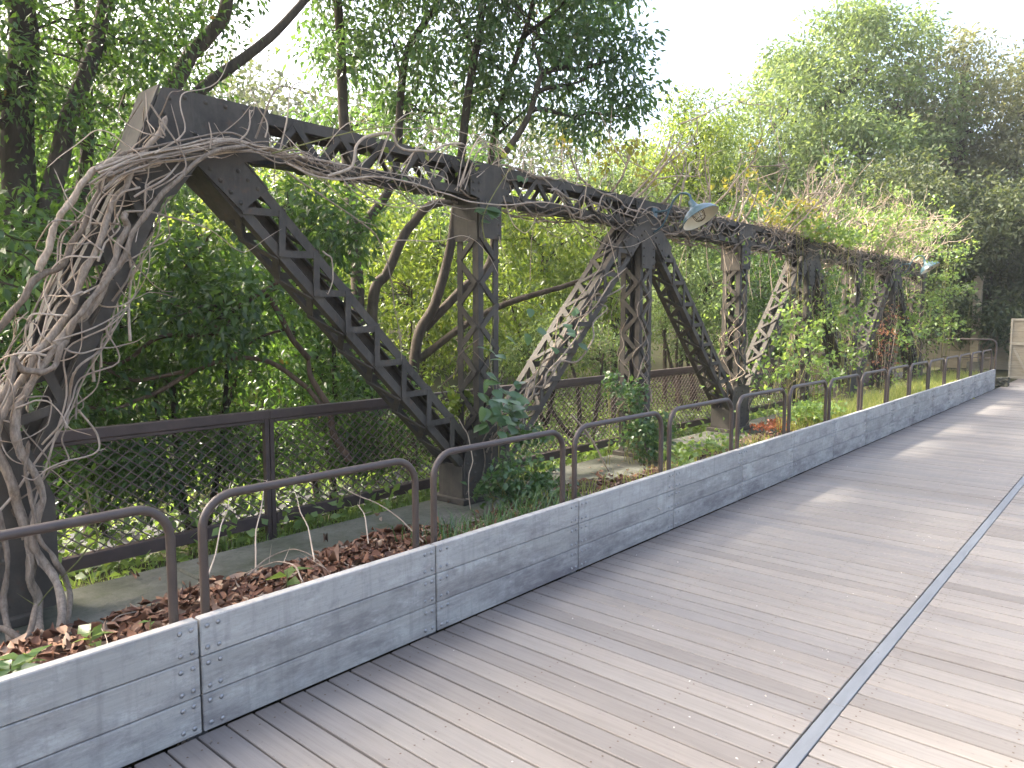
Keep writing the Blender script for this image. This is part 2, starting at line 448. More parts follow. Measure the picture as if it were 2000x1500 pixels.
# pale footpath below the bridge, beyond the fence
yy = np.linspace(-6, 30, 60)
px0, px1 = -7.75 + 0.25*np.sin(yy*0.25), -6.55 + 0.25*np.sin(yy*0.25)
zz = np.maximum(ground_z(px0, yy), ground_z(px1, yy)) + 0.03
V = np.concatenate([np.stack([px0, yy, zz], 1), np.stack([px1, yy, zz], 1)])
i = np.arange(59)
o = link('footpath', np_mesh('footpath', V, np.stack([i, i+60, i+61, i+1], 1)), M['path']); tag(o, kind='structure')

# ------------------------------------------------------------------ deck
deck = empty('deck'); tag(deck, kind='structure')
mb = MB(); mb.box((-2.72, -2.0, -0.20), (4.0, 23.6, -0.075))
link('deck_substructure', mb.mesh('deck_substructure'), M['dark'], deck)
PITCHP = 0.115; GAP = 0.0092; XS0, XS1 = -0.905, -0.850
def plank_mesh(x0, x1):
    mb = MB(); mb.box((x0, 0, -0.035), (x1, PITCHP-GAP, 0.0)); return mb.mesh('plank', bevel=0.0025)
pl_left = plank_mesh(-2.60, XS0-0.008); pl_right = plank_mesh(XS1+0.001, 4.0)
n_l = 0
far = MB()
Y0 = -1.9
for k in range(int((23.5-Y0)/PITCHP)):
    y = Y0 + k*PITCHP
    dz = random.uniform(-0.0015, 0.0015)
    for side, me in ((0, pl_left), (1, pl_right)):
        vis0 = 0.75 if side == 0 else 2.2
        vis1 = 18.2 if side == 0 else 16.2
        if vis0 < y < vis1:
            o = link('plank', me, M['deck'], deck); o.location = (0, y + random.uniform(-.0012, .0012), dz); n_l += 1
        else:
            x0, x1 = (-2.60, XS0-0.008) if side == 0 else (XS1+0.004, 4.0)
            far.box((x0, y, -0.035+dz), (x1, y+PITCHP-GAP, dz))
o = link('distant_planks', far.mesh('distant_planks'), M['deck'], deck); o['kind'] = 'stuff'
scr_ = MB()
for k in range(int((9.0-Y0)/PITCHP)):
    y = Y0 + k*PITCHP
    for x_ in (-2.5, -1.95, -1.4, -0.96, -0.80, -0.3, 0.3):
        for dy in (.028, .078):
            cx, cy = x_ + random.uniform(-.006, .006), y + dy + random.uniform(-.004, .004)
            scr_.poly([(cx+.0042*math.cos(a*math.pi/3), cy+.0042*math.sin(a*math.pi/3), .0022) for a in range(6)], [tuple(range(6))])
o = link('screw_heads', scr_.mesh('screw_heads'), M['lampd'], deck); o['kind'] = 'stuff'
st = empty('metal_strip'); tag(st, 'long pale grey metal strip let into the deck planks', 'strip')
for a in range(-2, 24, 5):
    mb = MB(); mb.box((XS0, a+0.002, -0.03), (XS1-0.002, min(a+5, 23.5)-0.002, 0.003)); link('strip_length', mb.mesh('strip_length', bevel=0.002), M['strip'], st)
# crumbs on the deck
n = 260
C = np.stack([rng.uniform(-2.5, 0.3, n), 1.2 + rng.random(n)**1.4*14, np.full(n, 0.004)], 1)
k = rng.random(n) < 0.6
C[k, 0] = XS0 - np.abs(rng.normal(0, 0.25, k.sum())) - 0.01
V, F, r = leaf_arrays(C, np.concatenate([rng.normal(0, 1, (n, 2)), rng.uniform(0, .2, (n, 1))], 1), 0.010, 0.0035)
o = link('deck_crumbs', np_mesh('deck_crumbs', V, F, r), mat_simple('pale_crumbs', (.4, .38, .34), (.6, .58, .52))); tag(o, 'tiny pale crumbs and bits lying on the deck', 'debris', kind='stuff')
for i, (u, v, s, lab) in enumerate([(415, 1449, 0.016, 'small tan chip lying on the deck by the planter corner'), (1890, 778, 0.07, 'small dry leaf heap on the deck against the far planter boards')]):
    d = _ray(u, v); t = -CAMH/d[2]; p = np.array([0, 0, CAMH]) + d*t
    V, F, r = leaf_arrays(np.array([p + rng.normal(0, s*.3, 3)*[1, 1, 0] + [0, 0, .004] for _ in range(1 if i == 0 else 14)]), np.concatenate([rng.normal(0, 1, (1 if i == 0 else 14, 2)), rng.uniform(0, .3, (1 if i == 0 else 14, 1))], 1), s*1.5, s*.5, hi=True)
    o = link('fallen_leaf' if i == 0 else 'leaf_heap', np_mesh('chip', V, F, r), M['twig'] if i == 0 else LEAF['grass']); tag(o, lab, 'leaf')

# ------------------------------------------------------------------ concrete kerb and planted bed
mb = MB()
ycuts = [-1.5, 2.0, 5.6, 9.2, 12.8, 16.4, 20.0]
slab = empty('concrete_footing'); tag(slab, 'grey concrete footing slab running under the iron truss', 'slab')
for a, b in zip(ycuts[:-1], ycuts[1:]):
    m_ = MB(); m_.box((-4.62, a+.004, -0.35), (-3.55, b-.004, 0.0)); link('slab_length', m_.mesh('slab_length', bevel=0.012), M['concrete'], slab)
bx = np.linspace(-3.98, -2.665, 28); by = np.linspace(-1.0, 19.6, 400)
BX, BY = np.meshgrid(bx, by)
def bed_z(x, y):
    x = np.asarray(x, float); y = np.asarray(y, float)
    edge = -3.86 + 0.06*np.sin(y*2.1) + 0.05*np.sin(y*5.3+1)
    s = np.clip((x - edge) / (-2.67 - edge), 0, 1)
    far = np.clip((y-4.2)/1.2, 0, 1)
    return -0.05 + (0.11 + 0.12*s + 0.02*np.sin(x*7+y*3)) * np.clip((x-edge+.09)/0.14, 0, 1) - 0.02*far
BZ = bed_z(BX, BY) + rng.normal(0, 0.008, BX.shape)
ii = (np.arange(399)[:, None]*28 + np.arange(27)[None, :]).ravel()
o = link('soil_bed', np_mesh('soil_bed', np.stack([BX.ravel(), BY.ravel(), BZ.ravel()], 1), np.stack([ii, ii+1, ii+29, ii+28], 1), smooth=True), M['soil']); tag(o, kind='structure')
# dead leaves
def litter(n, y0, y1, size, zj=0.03, edge=-3.9):
    x = rng.uniform(edge, -2.68, n); y = rng.uniform(y0, y1, n)
    z = bed_z(x, y) + rng.random(n)*zj
    k_ = z > 0.02
    C = np.stack([x, y, z], 1)[k_]; n = len(C)
    D = unit(np.concatenate([rng.normal(0, 1, (n, 2)), rng.normal(0, .35, (n, 1))], 1))
    S = unit(np.cross(D, unit(rng.normal(0, .5, (n, 3)) + [0, 0, 1.]))); N = np.cross(S, D)
    L = (size*np.clip(rng.lognormal(-.1, .38, n), .3, 1.7))[:, None]; W = L*rng.uniform(.22, .36, n)[:, None]
    cu = rng.normal(.1, .9, n)[:, None]; cl = rng.normal(.15, .8, n)[:, None]
    vs = []
    for a, wa in ((-.5, .12), (-.2, .9), (.12, 1.0), (.38, .55), (.55, .05)):
        for b in (-1, 0, 1):
            vs.append(C + D*L*a + S*W*wa*b*(1-.25*np.abs(cu)) + N*(W*wa*abs(b)*cu*.8 + L*cl*a*a))
    V = np.stack(vs, 1).reshape(-1, 3)
    q = []
    for r_ in range(4):
        for c_ in range(2):
            a = r_*3 + c_; q.append((a, a+1, a+4, a+3))
    F = (np.arange(n)[:, None, None]*15 + np.array(q)[None]).reshape(-1, 4)
    return V, F, np.repeat(rng.random(n), 15)
parts = [litter(7000, -0.6, 3.55, 0.058, 0.05), litter(1100, 3.5, 6.4, 0.052), litter(900, 6, 14, 0.05)]
_bz = bed_z
bed_z = lambda x, y: np.full_like(np.asarray(x, float), 0.021)
_l = litter(330, -0.5, 10, 0.05, 0.006, -4.55)
bed_z = _bz
m_ = np.repeat(_l[0].reshape(-1, 15, 3)[:, 7, 0] < -3.75, 15); q_ = m_.reshape(-1, 15)[:, 0]
parts.append((_l[0][m_], (np.arange(q_.sum())[:, None, None]*15 + _l[1].reshape(-1, 8, 4)[0][None]).reshape(-1, 4), _l[2][m_]))
off = 0; VV = []; FF = []; RR = []
for V, F, r in parts: VV.append(V); FF.append(F+off); RR.append(r); off += len(V)
o = link('leaf_litter', np_mesh('leaf_litter', np.concatenate(VV), np.concatenate(FF), np.concatenate(RR), smooth=True), M['litter']); tag(o, 'reddish brown dead leaves heaped in the planter bed', 'leaf litter', kind='stuff')

t = Tubes()
for _ in range(90):
    x_, y_ = rng.uniform(-3.8, -2.75), rng.uniform(.3, 6.5); a_ = rng.uniform(0, 6.28); L_0 = rng.uniform(.06, .28); z_ = float(bed_z(x_, y_)) + .045
    p = np.array([x_, y_, z_]); e = p + L_0*np.array([math.cos(a_), math.sin(a_), rng.normal(0, .12)])
    t.add(wiggle(spline([p, (p+e)/2 + rng.normal(0, .012, 3), e], 4), .004), rng.uniform(.0015, .004), 5)
o = link('fallen_twigs', t.mesh('fallen_twigs'), M['twig']); tag(o, 'dry twigs scattered through the dead leaves in the bed', 'twigs', kind='stuff')
# ------------------------------------------------------------------ planter wall
JP = 1.19; J0 = 1.226
pw = empty('planter_wall', (0, 0, 0)); tag(pw, 'low planter wall of three weathered grey boards fixed with round bolts', 'planter wall')
mbd = MB(); mbd.box((-2.645, 0.004, 0.0), (-2.600, JP-0.004, 0.1435)); board_me = mbd.mesh('board', bevel=0.004)
bm = bmesh.new(); bmesh.ops.create_uvsphere(bm, u_segments=10, v_segments=6, radius=0.0095)
for v in bm.verts: v.co.x *= 0.62
bolt_me = bpy.data.meshes.new('bolt'); bm.to_mesh(bolt_me); bm.free(); bolt_me.materials.append(M['bolt'])
for p in bolt_me.polygons: p.use_smooth = True
farbolts = MB()
for k in range(-2, 15):
    y0 = J0 + k*JP
    for b in range(3):
        bo = link('board', board_me, M['board'], pw); bo.location = (random.uniform(-.0015, .0015), y0, 0.006 + b*0.1465)
        for yy_ in (0.030, 0.074, JP-0.074, JP-0.030):
            for zz_ in (0.028, 0.114):
                if -1 <= k <= 6:
                    q = bpy.data.objects.new('bolt', bolt_me); COL.objects.link(q); q.parent = bo; q.location = (-2.5995 + random.uniform(-.001, .001), yy_ + random.uniform(-.002, .002), zz_ + random.uniform(-.002, .002))
                else:
                    farbolts.box((-2.601, y0+yy_-.007, .006+b*.1465+zz_-.007), (-2.593, y0+yy_+.007, .006+b*.1465+zz_+.007))
o = link('distant_bolts', farbolts.mesh('distant_bolts'), M['bolt'], pw); o['kind'] = 'stuff'
mb = MB(); 
for k in range(-2, 16): mb.box((-2.70, J0+k*JP-0.04, -0.06), (-2.648, J0+k*JP+0.04, 0.40))
o = link('backing_posts', mb.mesh('backing_posts'), M['board'], pw)
mb = MB(); mb.box((-2.648, J0+15*JP-0.01, 0.006), (-2.60, J0+15*JP+0.03, 0.436)); link('end_board', mb.mesh('end_board', bevel=.004), M['board'], pw)

# ------------------------------------------------------------------ hoop rails
ORD = ['nearest', 'second', 'third', 'fourth', 'fifth', 'sixth', 'seventh', 'eighth', 'ninth', 'tenth', 'eleventh', 'twelfth', 'thirteenth', 'fourteenth', 'fifteenth', 'sixteenth']
def hoop_mesh(y0, y1, z0, z1, rad, r, x=0):
    P = [(x, y0, z0), (x, y0, z1-rad)]
    for a in np.linspace(0, math.pi/2, 9)[1:]: P.append((x, y0+rad-rad*math.cos(a), z1-rad+rad*math.sin(a)))
    for a in np.linspace(0, math.pi/2, 9): P.append((x, y1-rad+rad*math.sin(a), z1-rad+rad*math.cos(a)))
    P.append((x, y1, z0))
    t = Tubes(); t.add(P, r, 12, cap=False); return t.mesh('hoop')
hm = hoop_mesh(0.066, JP-0.055, 0.10, 0.873, 0.125, 0.0172)
# leg flange plates at soil level
for k in range(-1, 15):
    y0 = J0 + k*JP
    h = empty('hoop_rail', (-2.685, y0, 0))
    q = link('tube', hm, M['rail']); q.parent = h
    for ly in (0.066, JP-0.055):
        m_ = MB(); m_.box((-.03, ly-.03, .125), (.03, ly+.03, .133))
        if k == -1 and ly < .1: fl = m_.mesh('foot_plate')
        q = link('foot_plate', m_.mesh('foot_plate'), M['rail']); q.parent = h
    i = k+1
    lab = {0: 'nearest brown steel hoop rail, cut off by the left edge of the picture', 1: 'second hoop rail from the left, standing in the dead leaves', 2: 'third hoop rail from the left, in front of the riveted post foot'}.get(i, '%s hoop rail from the left along the planter wall' % ORD[i])
    if i == 15: lab = 'farthest hoop rail, at the far end of the planter wall'
    tag(h, lab, 'rail', 'hoop rails along the planter')

# ------------------------------------------------------------------ fence beyond the truss
FX = -5.0
fence = empty('mesh_fence', (0, 0, 0)); tag(fence, 'brown steel fence with diamond mesh panels behind the truss', 'fence')
FP = 2.62; FY = [0.32 + FP*k for k in range(-1, 8)]
def fence_mesh(length, h):
    t = Tubes(); cw, ch = 0.092, 0.037
    rows = int(h/ch)
    for rI in range(rows):
        z = rI*ch + ch/2
        n_ = int(length/(cw/2))
        yy = np.arange(n_+1)*(cw/2)
        ph = rI % 2
        zz = z + ch/2*np.where((np.arange(n_+1)+ph) % 2 == 0, 1, -1)*1.0
        P = np.stack([np.zeros(n_+1), yy, zz], 1)
        # sharp zigzag strand: doubled points keep the corners crisp
        t.add(P, 0.0054, 4, cap=False)
    return t.mesh('mesh_panel')
fm = fence_mesh(FP-0.12, 0.72)
for k, y in enumerate(FY):
    m_ = MB(); m_.box((-.022, -.038, -0.42), (.022, -.004, 0.80)); m_.box((-.022, .004, -0.42), (.022, .038, 0.80))
    q = link('post', m_.mesh('post', bevel=.003), M['fence'], fence); q.location = (FX, y, 0)
    if k < len(FY)-1:
        q = link('mesh_panel', fm, M['wire'], fence); q.location = (FX, y+0.06, 0.07); q['kind'] = 'stuff'
        m_ = MB(); m_.box((-.032, y+.001, 0.80), (.032, y+FP-.001, 0.865)); m_.box((-.020, y+.04, 0.772), (.020, y+FP-.04, 0.798))
        q = link('top_rail', m_.mesh('top_rail', bevel=.004), M['fence'], fence); q.location = (FX, 0, 0)
        m_ = MB(); m_.box((-.032, y+.04, -0.01), (.032, y+FP-.04, 0.075))
        q = link('bottom_rail', m_.mesh('bottom_rail', bevel=.004), M['fence'], fence); q.location = (FX, 0, 0)

# ------------------------------------------------------------------ iron truss
truss = empty('iron_truss', (0, 0, 0)); tag(truss, 'dark riveted lattice iron truss of an old bridge, overgrown with vines', 'bridge truss')
TXF, TXB = -4.30, -4.55; TXC = (TXF+TXB)/2; MW = 0.25
farlace = MB()
def lprof(sx, sy, leg=0.062, t=0.011):
    return [(0, 0), (sx*leg, 0), (sx*leg, sy*t), (sx*t, sy*t), (sx*t, sy*leg), (0, sy*leg)]
bar_cache = {}
def bar(parent, name, c, d, n, length, w=0.046, t=0.010, joined=None):
    """flat bar centred at c, along d, lying on a face with outward normal n"""
    d = unit(np.array(d, float)); n = unit(np.array(n, float)); s = np.cross(n, d)
    mbx = joined if joined is not None else MB()
    pts = []
    for a in (-1, 1):
        for b in (-1, 1):
            for e in (0, 1): pts.append(np.array(c) + d*a*length/2 + s*b*w/2 + n*(e*t + 0.003))
    f = [(0, 1, 3, 2), (4, 6, 7, 5), (0, 4, 5, 1), (2, 3, 7, 6), (0, 2, 6, 4), (1, 5, 7, 3)]
    mbx.poly(pts, f)
    if joined is None: link(name, mbx.mesh(name), M['iron'], parent)
def lace(parent, p0, axis, length, a_dir, n, half, off, pitch=0.36, near=True, start=0.1, end=0.1, flip=0, w=0.046):
    """zigzag lacing on a face: axis line p0 + n*off, spanning +-half in a_dir"""
    p0 = np.array(p0, float); L = length - start - end
    k = max(1, round(L/(pitch/2))); st_ = L/k
    for i in range(k):
        s = 1 if (i+flip) % 2 == 0 else -1
        A = p0 + axis*(start+i*st_) + a_dir*(-s*half) + n*off
        B = p0 + axis*(start+(i+1)*st_) + a_dir*(s*half) + n*off
        extra = 0.0002 + 0.0045*(i % 2)
        bar(parent, 'lacing_bar', (A+B)/2 + n*extra, B-A, n, np.linalg.norm(B-A)+0.03, w=w, joined=None if near else farlace)
def member(name, y0, z0, y1, z1, faces, near, w=MW, start=0.1, end=0.1, pitch=0.36, plate=None):
    p0 = np.array([TXC, y0, z0]); p1 = np.array([TXC, y1, z1])
    L = np.linalg.norm(p1-p0); ax = (p1-p0)/L
    nx_ = np.array([1., 0, 0]); s = np.cross(nx_, ax)
    mb = MB()
    for a in (-1, 1):
        for b in (-1, 1):
            c0 = p0 + nx_*a*0.125 + s*b*w/2; c1 = p1 + nx_*a*0.125 + s*b*w/2
            mb.prism(lprof(-a, -b), c0, c1, nx_, s)
    o = link(name, mb.mesh(name), M['iron'], truss)
    hw = w/2 - 0.03
    for i, f in enumerate(faces):
        if f == 'F': lace(o, p0, ax, L, s, nx_, hw, 0.125, pitch, near, start, end, 0)
        if f == 'B': lace(o, p0, ax, L, s, -nx_, hw, 0.125, pitch, False, start, end, 1)
        if f == 'U': lace(o, p0, ax, L, nx_, s, 0.095, w/2, pitch, False, start, end, 0)
        if f == 'D': lace(o, p0, ax, L, nx_, -s, 0.095, w/2, pitch, near, start, end, 1)
    return o
PY = 4.63; PP = 2.57
NODES = [2.06 + PP*k for k in range(8)]       # U1 L2 U3 L4 U5 L6 U7 L8
ZU, ZL = 2.69, 0.15
YEND = NODES[-1] + 0.25
# top chord in lengths between the nodes (one continuous part)
mb = MB()
for a in (-1, 1):
    for zc, b in ((2.83, -1), (2.555, 1)):
        mb.prism(lprof(-a, b), (TXC + a*.125, 1.95, zc), (TXC + a*.125, YEND, zc), (1, 0, 0), (0, 0, 1))
chord = link('top_chord', mb.mesh('top_chord'), M['iron'], truss)
mb = MB(); mb.box((TXB+.004, 1.96, 2.832), (TXF-.004, YEND-.01, 2.842)); link('cover_plate', mb.mesh('cover_plate'), M['iron'], chord)
for k in range(7):
    a, b = NODES[k] + (0.53 if k == 0 else 0.24), NODES[k+1] - 0.24
    p0 = np.array([TXC, a, 2.6925])
    Y_ = np.array([0., 1, 0]); Z_ = np.array([0., 0, 1]); X_ = np.array([1., 0, 0])
    lace(chord, p0, Y_, b-a, Z_, X_, 0.103, 0.125, 0.36, k < 4, 0.02, 0.02, k % 2, w=0.042)
    lace(chord, p0, Y_, b-a, Z_, -X_, 0.103, 0.125, 0.36, False, 0.02, 0.02, 1, w=0.042)
    lace(chord, p0, Y_, b-a, X_, -Z_, 0.09, 0.1375, 0.36, k < 2, 0.02, 0.02, 0, w=0.05)
# posts
for k in range(1, 8):
    member('post', NODES[k], 0.02, NODES[k], 2.55, 'FUDB', k <= 3, start=0.52 if k % 2 else 0.25, end=0.32 if k % 2 else 0.42)
# diagonals and end post
for k in range(7):
    top_first = (k % 2 == 0)
    a, b = NODES[k], NODES[k+1]
    if top_first: member('diagonal', a, ZU, b, ZL, 'FUDB', k <= 3, start=0.58, end=0.55)
    else: member('diagonal', a, ZL, b, ZU, 'FUDB', k <= 3, start=0.55, end=0.52)
member('end_post', 0.72, 0.0, 2.02, 2.72, 'FUDB', True, start=0.55, end=0.5)

rivet_me = None
def rivets(parent, pts, n, r=0.016):
    V = []; F = []
    for p in pts:
        p = np.array(p, float); n_ = np.array(n, float)
        a = unit(np.cross(n_, [0.2, 0.3, 0.93])); b = np.cross(n_, a)
        base = len(V)
        for h, rr in ((0, r), (r*.55, r*.72)):
            for t in range(6): V.append(p + n_*h + rr*(a*math.cos(t*math.pi/3) + b*math.sin(t*math.pi/3)))
        V.append(p + n_*r*.85)
        for t in range(6):
            t2 = (t+1) % 6
            F += [(base+t, base+t2, base+6+t2, base+6+t), (base+6+t, base+6+t2, base+12)]
    me = bpy.data.meshes.new('rivets'); me.from_pydata([tuple(v) for v in V], [], F)
    for p in me.polygons: p.use_smooth = True
    o = link('rivets', me, M['iron'], parent); o['kind'] = 'stuff'
def plate(name, poly, x0, x1, parent=None, riv=None):
    """polygon in (Y, z) between x0 and x1"""
    n = len(poly); mb = MB()
    mb.poly([(x0, a, b) for a, b in poly] + [(x1, a, b) for a, b in poly],
            [tuple(range(n)), tuple(range(2*n-1, n-1, -1))] + [(i, (i+1) % n, n+(i+1) % n, n+i) for i in range(n)])
    o = link(name, mb.mesh(name), M['iron'], parent or truss)
    if riv: rivets(o, [(max(x0, x1), a, b) for a, b in riv], (1, 0, 0))
    return o
def lerp2(a, b, n): return [(a[0]+(b[0]-a[0])*t, a[1]+(b[1]-a[1])*t) for t in np.linspace(0, 1, n)]
PX0, PX1 = TXF+0.016, TXF+0.028
# apex gusset
apex = [(1.71, 2.30), (1.92, 2.84), (2.02, 2.85), (2.58, 2.85), (2.58, 2.55), (2.40, 2.50), (2.545, 2.345), (2.385, 2.205), (2.11, 2.44), (1.98, 2.26), (1.80, 2.18)]
riv = lerp2((1.78, 2.33), (1.96, 2.79), 6) + lerp2((2.05, 2.81), (2.54, 2.81), 5) + lerp2((2.55, 2.79), (2.55, 2.60), 3) + lerp2((2.30, 2.49), (2.49, 2.355), 4)[1:] + lerp2((2.12, 2.49), (2.375, 2.255), 5) + lerp2((1.86, 2.24), (2.05, 2.56), 4) + [(2.10, 2.62), (2.25, 2.62), (2.40, 2.60)]
plate('gusset_plate', apex, PX0, PX1, riv=riv)
plate('gusset_plate', apex, TXB-0.028, TXB-0.016)
# closing strips at the apex (edge of the end post and top)
mb = MB(); mb.prism([(-.125, 0), (.14, 0), (.14, .012), (-.125, .012)], (TXC, 1.71, 2.31), (TXC, 1.92, 2.852), (1, 0, 0), (0, -.93, .37)); link('cover_plate', mb.mesh('cover_plate'), M['iron'], truss)
d1 = unit(np.array([0, PP, ZL-ZU])); s1 = np.cross([1., 0, 0], d1)
c0 = np.array([TXC, NODES[0], ZU]) + d1*0.20; c1 = c0 + d1*0.40
for sg in (1, -1):
    mb = MB(); mb.prism([(-.128, .1265), (.128, .1265), (.128, .139), (-.128, .139)], c0, c1, (1, 0, 0), s1*sg); link('cover_plate', mb.mesh('cover_plate'), M['iron'], truss)
# upper nodes
for k in range(1, 8):
    y = NODES[k]
    if k % 2 == 1:      # posts under a chord splice, no diagonals here
        p = [(y-.24, 2.56), (y-.24, 2.825), (y+.24, 2.825), (y+.24, 2.56), (y+.135, 2.54), (y+.135, 2.22), (y-.135, 2.22), (y-.135, 2.54)]
        riv = lerp2((y-.21, 2.60), (y-.21, 2.79), 4) + lerp2((y-.14, 2.60), (y-.14, 2.79), 4) + lerp2((y+.21, 2.60), (y+.21, 2.79), 4) + lerp2((y-.1, 2.26), (y-.1, 2.52), 4) + lerp2((y+.1, 2.26), (y+.1, 2.52), 4)
        plate('gusset_plate', p, PX0, PX1, riv=riv if k <= 3 else None)
        plate('gusset_plate', p, TXB-.028, TXB-.016)
        mb = MB(); mb.box((TXB-.005, y-.142, 2.2), (TXF+.005, y-.128, 2.55)); link('cover_plate', mb.mesh('cover_plate'), M['iron'], truss)
    else:               # diagonals meet: winged plate
        p = [(y-.26, 2.56), (y-.26, 2.825), (y+.26, 2.825), (y+.26, 2.56), (y+.52, 2.36), (y+.36, 2.20), (y+.14, 2.40), (y+.135, 2.10), (y-.135, 2.10), (y-.14, 2.40), (y-.36, 2.20), (y-.52, 2.36)]
        riv = lerp2((y-.23, 2.60), (y-.23, 2.79), 4) + lerp2((y+.23, 2.60), (y+.23, 2.79), 4) + lerp2((y-.47, 2.36), (y-.24, 2.55), 5) + lerp2((y-.36, 2.25), (y-.15, 2.45), 4) + lerp2((y+.36, 2.25), (y+.15, 2.45), 4) + lerp2((y-.1, 2.14), (y-.1, 2.5), 5) + lerp2((y+.1, 2.14), (y+.1, 2.5), 5)
        plate('gusset_plate', p, PX0, PX1, riv=riv if k <= 4 else None)
        plate('gusset_plate', p, TXB-.028, TXB-.016)
# feet
for k in (-1, 1, 2, 3, 4, 5, 6, 7):
    y = 0.86 if k < 0 else NODES[k]
    if k < 0 or k % 2 == 1:
        p = [(y-.33, .05), (y-.33, .34), (y-.27, .62), (y+.20, .62), (y+.24, .50), (y+.24, .05)] if k > 0 else [(y-.36, .05), (y-.36, .30), (y-.16, .55), (y+.30, .95), (y+.42, .62), (y+.42, .05)]
        riv = lerp2((y-.29, .10), (y-.29, .34), 4) + lerp2((y-.20, .10), (y-.20, .55), 7) + lerp2((y-.01, .10), (y-.01, .55), 7) + lerp2((y+.18, .10), (y+.18, .50), 6)
        plate('gusset_plate', p, PX0, PX1, riv=riv if k <= 3 else None)
        plate('gusset_plate', p, TXB-.028, TXB-.016)
        mb = MB(); mb.box((TXB-.016, y-.345, .05), (PX0, y-.325, .33)); link('side_plate', mb.mesh('side_plate'), M['iron'], truss)
        mb = MB(); mb.box((TXB-.016, y+.225, .05), (PX0, y+.24, .48)); link('side_plate', mb.mesh('side_plate'), M['iron'], truss)
        mb = MB(); mb.box((TXB-.07, y-.38, 0.0), (TXF+.07, y+.30, .05)); link('base_plate', mb.mesh('base_plate', bevel=.005), M['iron'], truss)
    else:
        mb = MB(); mb.box((TXB-.05, y-.18, 0.0), (TXF+.05, y+.18, .05)); link('base_plate', mb.mesh('base_plate', bevel=.005), M['iron'], truss)
o = link('distant_lacing', farlace.mesh('distant_lacing'), M['iron'], truss); o['kind'] = 'stuff'

# ------------------------------------------------------------------ lamps
def lathe(prof, seg=28):
    V = []; F = []
    for r, z in prof:
        for t in range(seg): V.append((r*math.cos(2*math.pi*t/seg), r*math.sin(2*math.pi*t/seg), z))
    for i in range(len(prof)-1):
        for t in range(seg): F.append((i*seg+t, i*seg+(t+1) % seg, (i+1)*seg+(t+1) % seg, (i+1)*seg+t))
    return np_mesh('lathe', np.array(V), np.array(F), smooth=True)
def lamp(y, label):
    L = empty('gooseneck_lamp', (TXF, y, 0)); tag(L, label, 'lamp', 'gooseneck lamps on the truss')
    def part(name, me, mat, loc=None, rot=None, par=None):
        q = link(name, me, mat); q.parent = par or L
        if loc is not None: q.location = loc
        if rot is not None: q.rotation_euler = rot
        return q
    base = np.array([0.04, 0.0, 2.72]); neck = np.array([0.50, -0.02, 2.775])
    t = Tubes()
    t.add(spline([base, base+[.18, -.005, .01], base+[.24, -.01, .10], base+[.33, -.015, .165], base+[.43, -.02, .14], neck], 8), 0.0125, 8, cap=False)
    part('arm', t.mesh('arm'), M['lampb'])
    t = Tubes(); t.add(spline([base+[.0, 0, -.22], base+[.10, -.003, -.16], base+[.17, -.006, -.05], base+[.19, -.008, .03]], 6), 0.0095, 8, cap=False)
    part('brace', t.mesh('brace'), M['lampb'])
    m_ = MB(); m_.box((0.03, -.05, 2.66), (.055, .05, 2.78)); part('wall_plate', m_.mesh('wall_plate', bevel=.005), M['lampb'])
    rot = (0, R(-33), 0)
    sh = part('shade', lathe([(.030, .02), (.034, .0), (.040, -.04), (.055, -.065), (.085, -.085), (.125, -.105), (.165, -.135), (.195, -.175), (.205, -.200), (.209, -.203), (.209, -.208), (.203, -.207)]), M['lampb'], tuple(neck), rot)
    part('reflector', lathe([(.203, -.2065), (.198, -.193), (.190, -.178), (.160, -.142), (.120, -.113), (.080, -.093), (.045, -.072), (.001, -.062)]), M['lampc'], None, None, sh)
    part('bulb', lathe([(.001, -.205), (.022, -.198), (.034, -.175), (.032, -.150), (.018, -.115), (.015, -.07)]), M['bulb'], None, None, sh)
    t = Tubes()
    for a in range(6):
        an = a*math.pi/3; c_, s_ = math.cos(an), math.sin(an)
        t.add(spline([(.055*c_, .055*s_, -.085), (.068*c_, .068*s_, -.15), (.05*c_, .05*s_, -.215), (0.0, 0.0, -.235)], 5), 0.0032, 5, cap=False)
    for r_, z_ in ((.066, -.14), (.055, -.205)):
        t.add([(r_*math.cos(a), r_*math.sin(a), z_) for a in np.linspace(0, 2*math.pi, 19)], 0.0032, 5, cap=False)
    part('bulb_guard', t.mesh('bulb_guard'), M['lampd'], None, None, sh)
    return L
lamp(7.28, 'nearer blue gooseneck lamp with cream inside, hung from the truss top')
lamp(17.75, 'farther blue gooseneck lamp, half hidden in leaves near the bridge end')

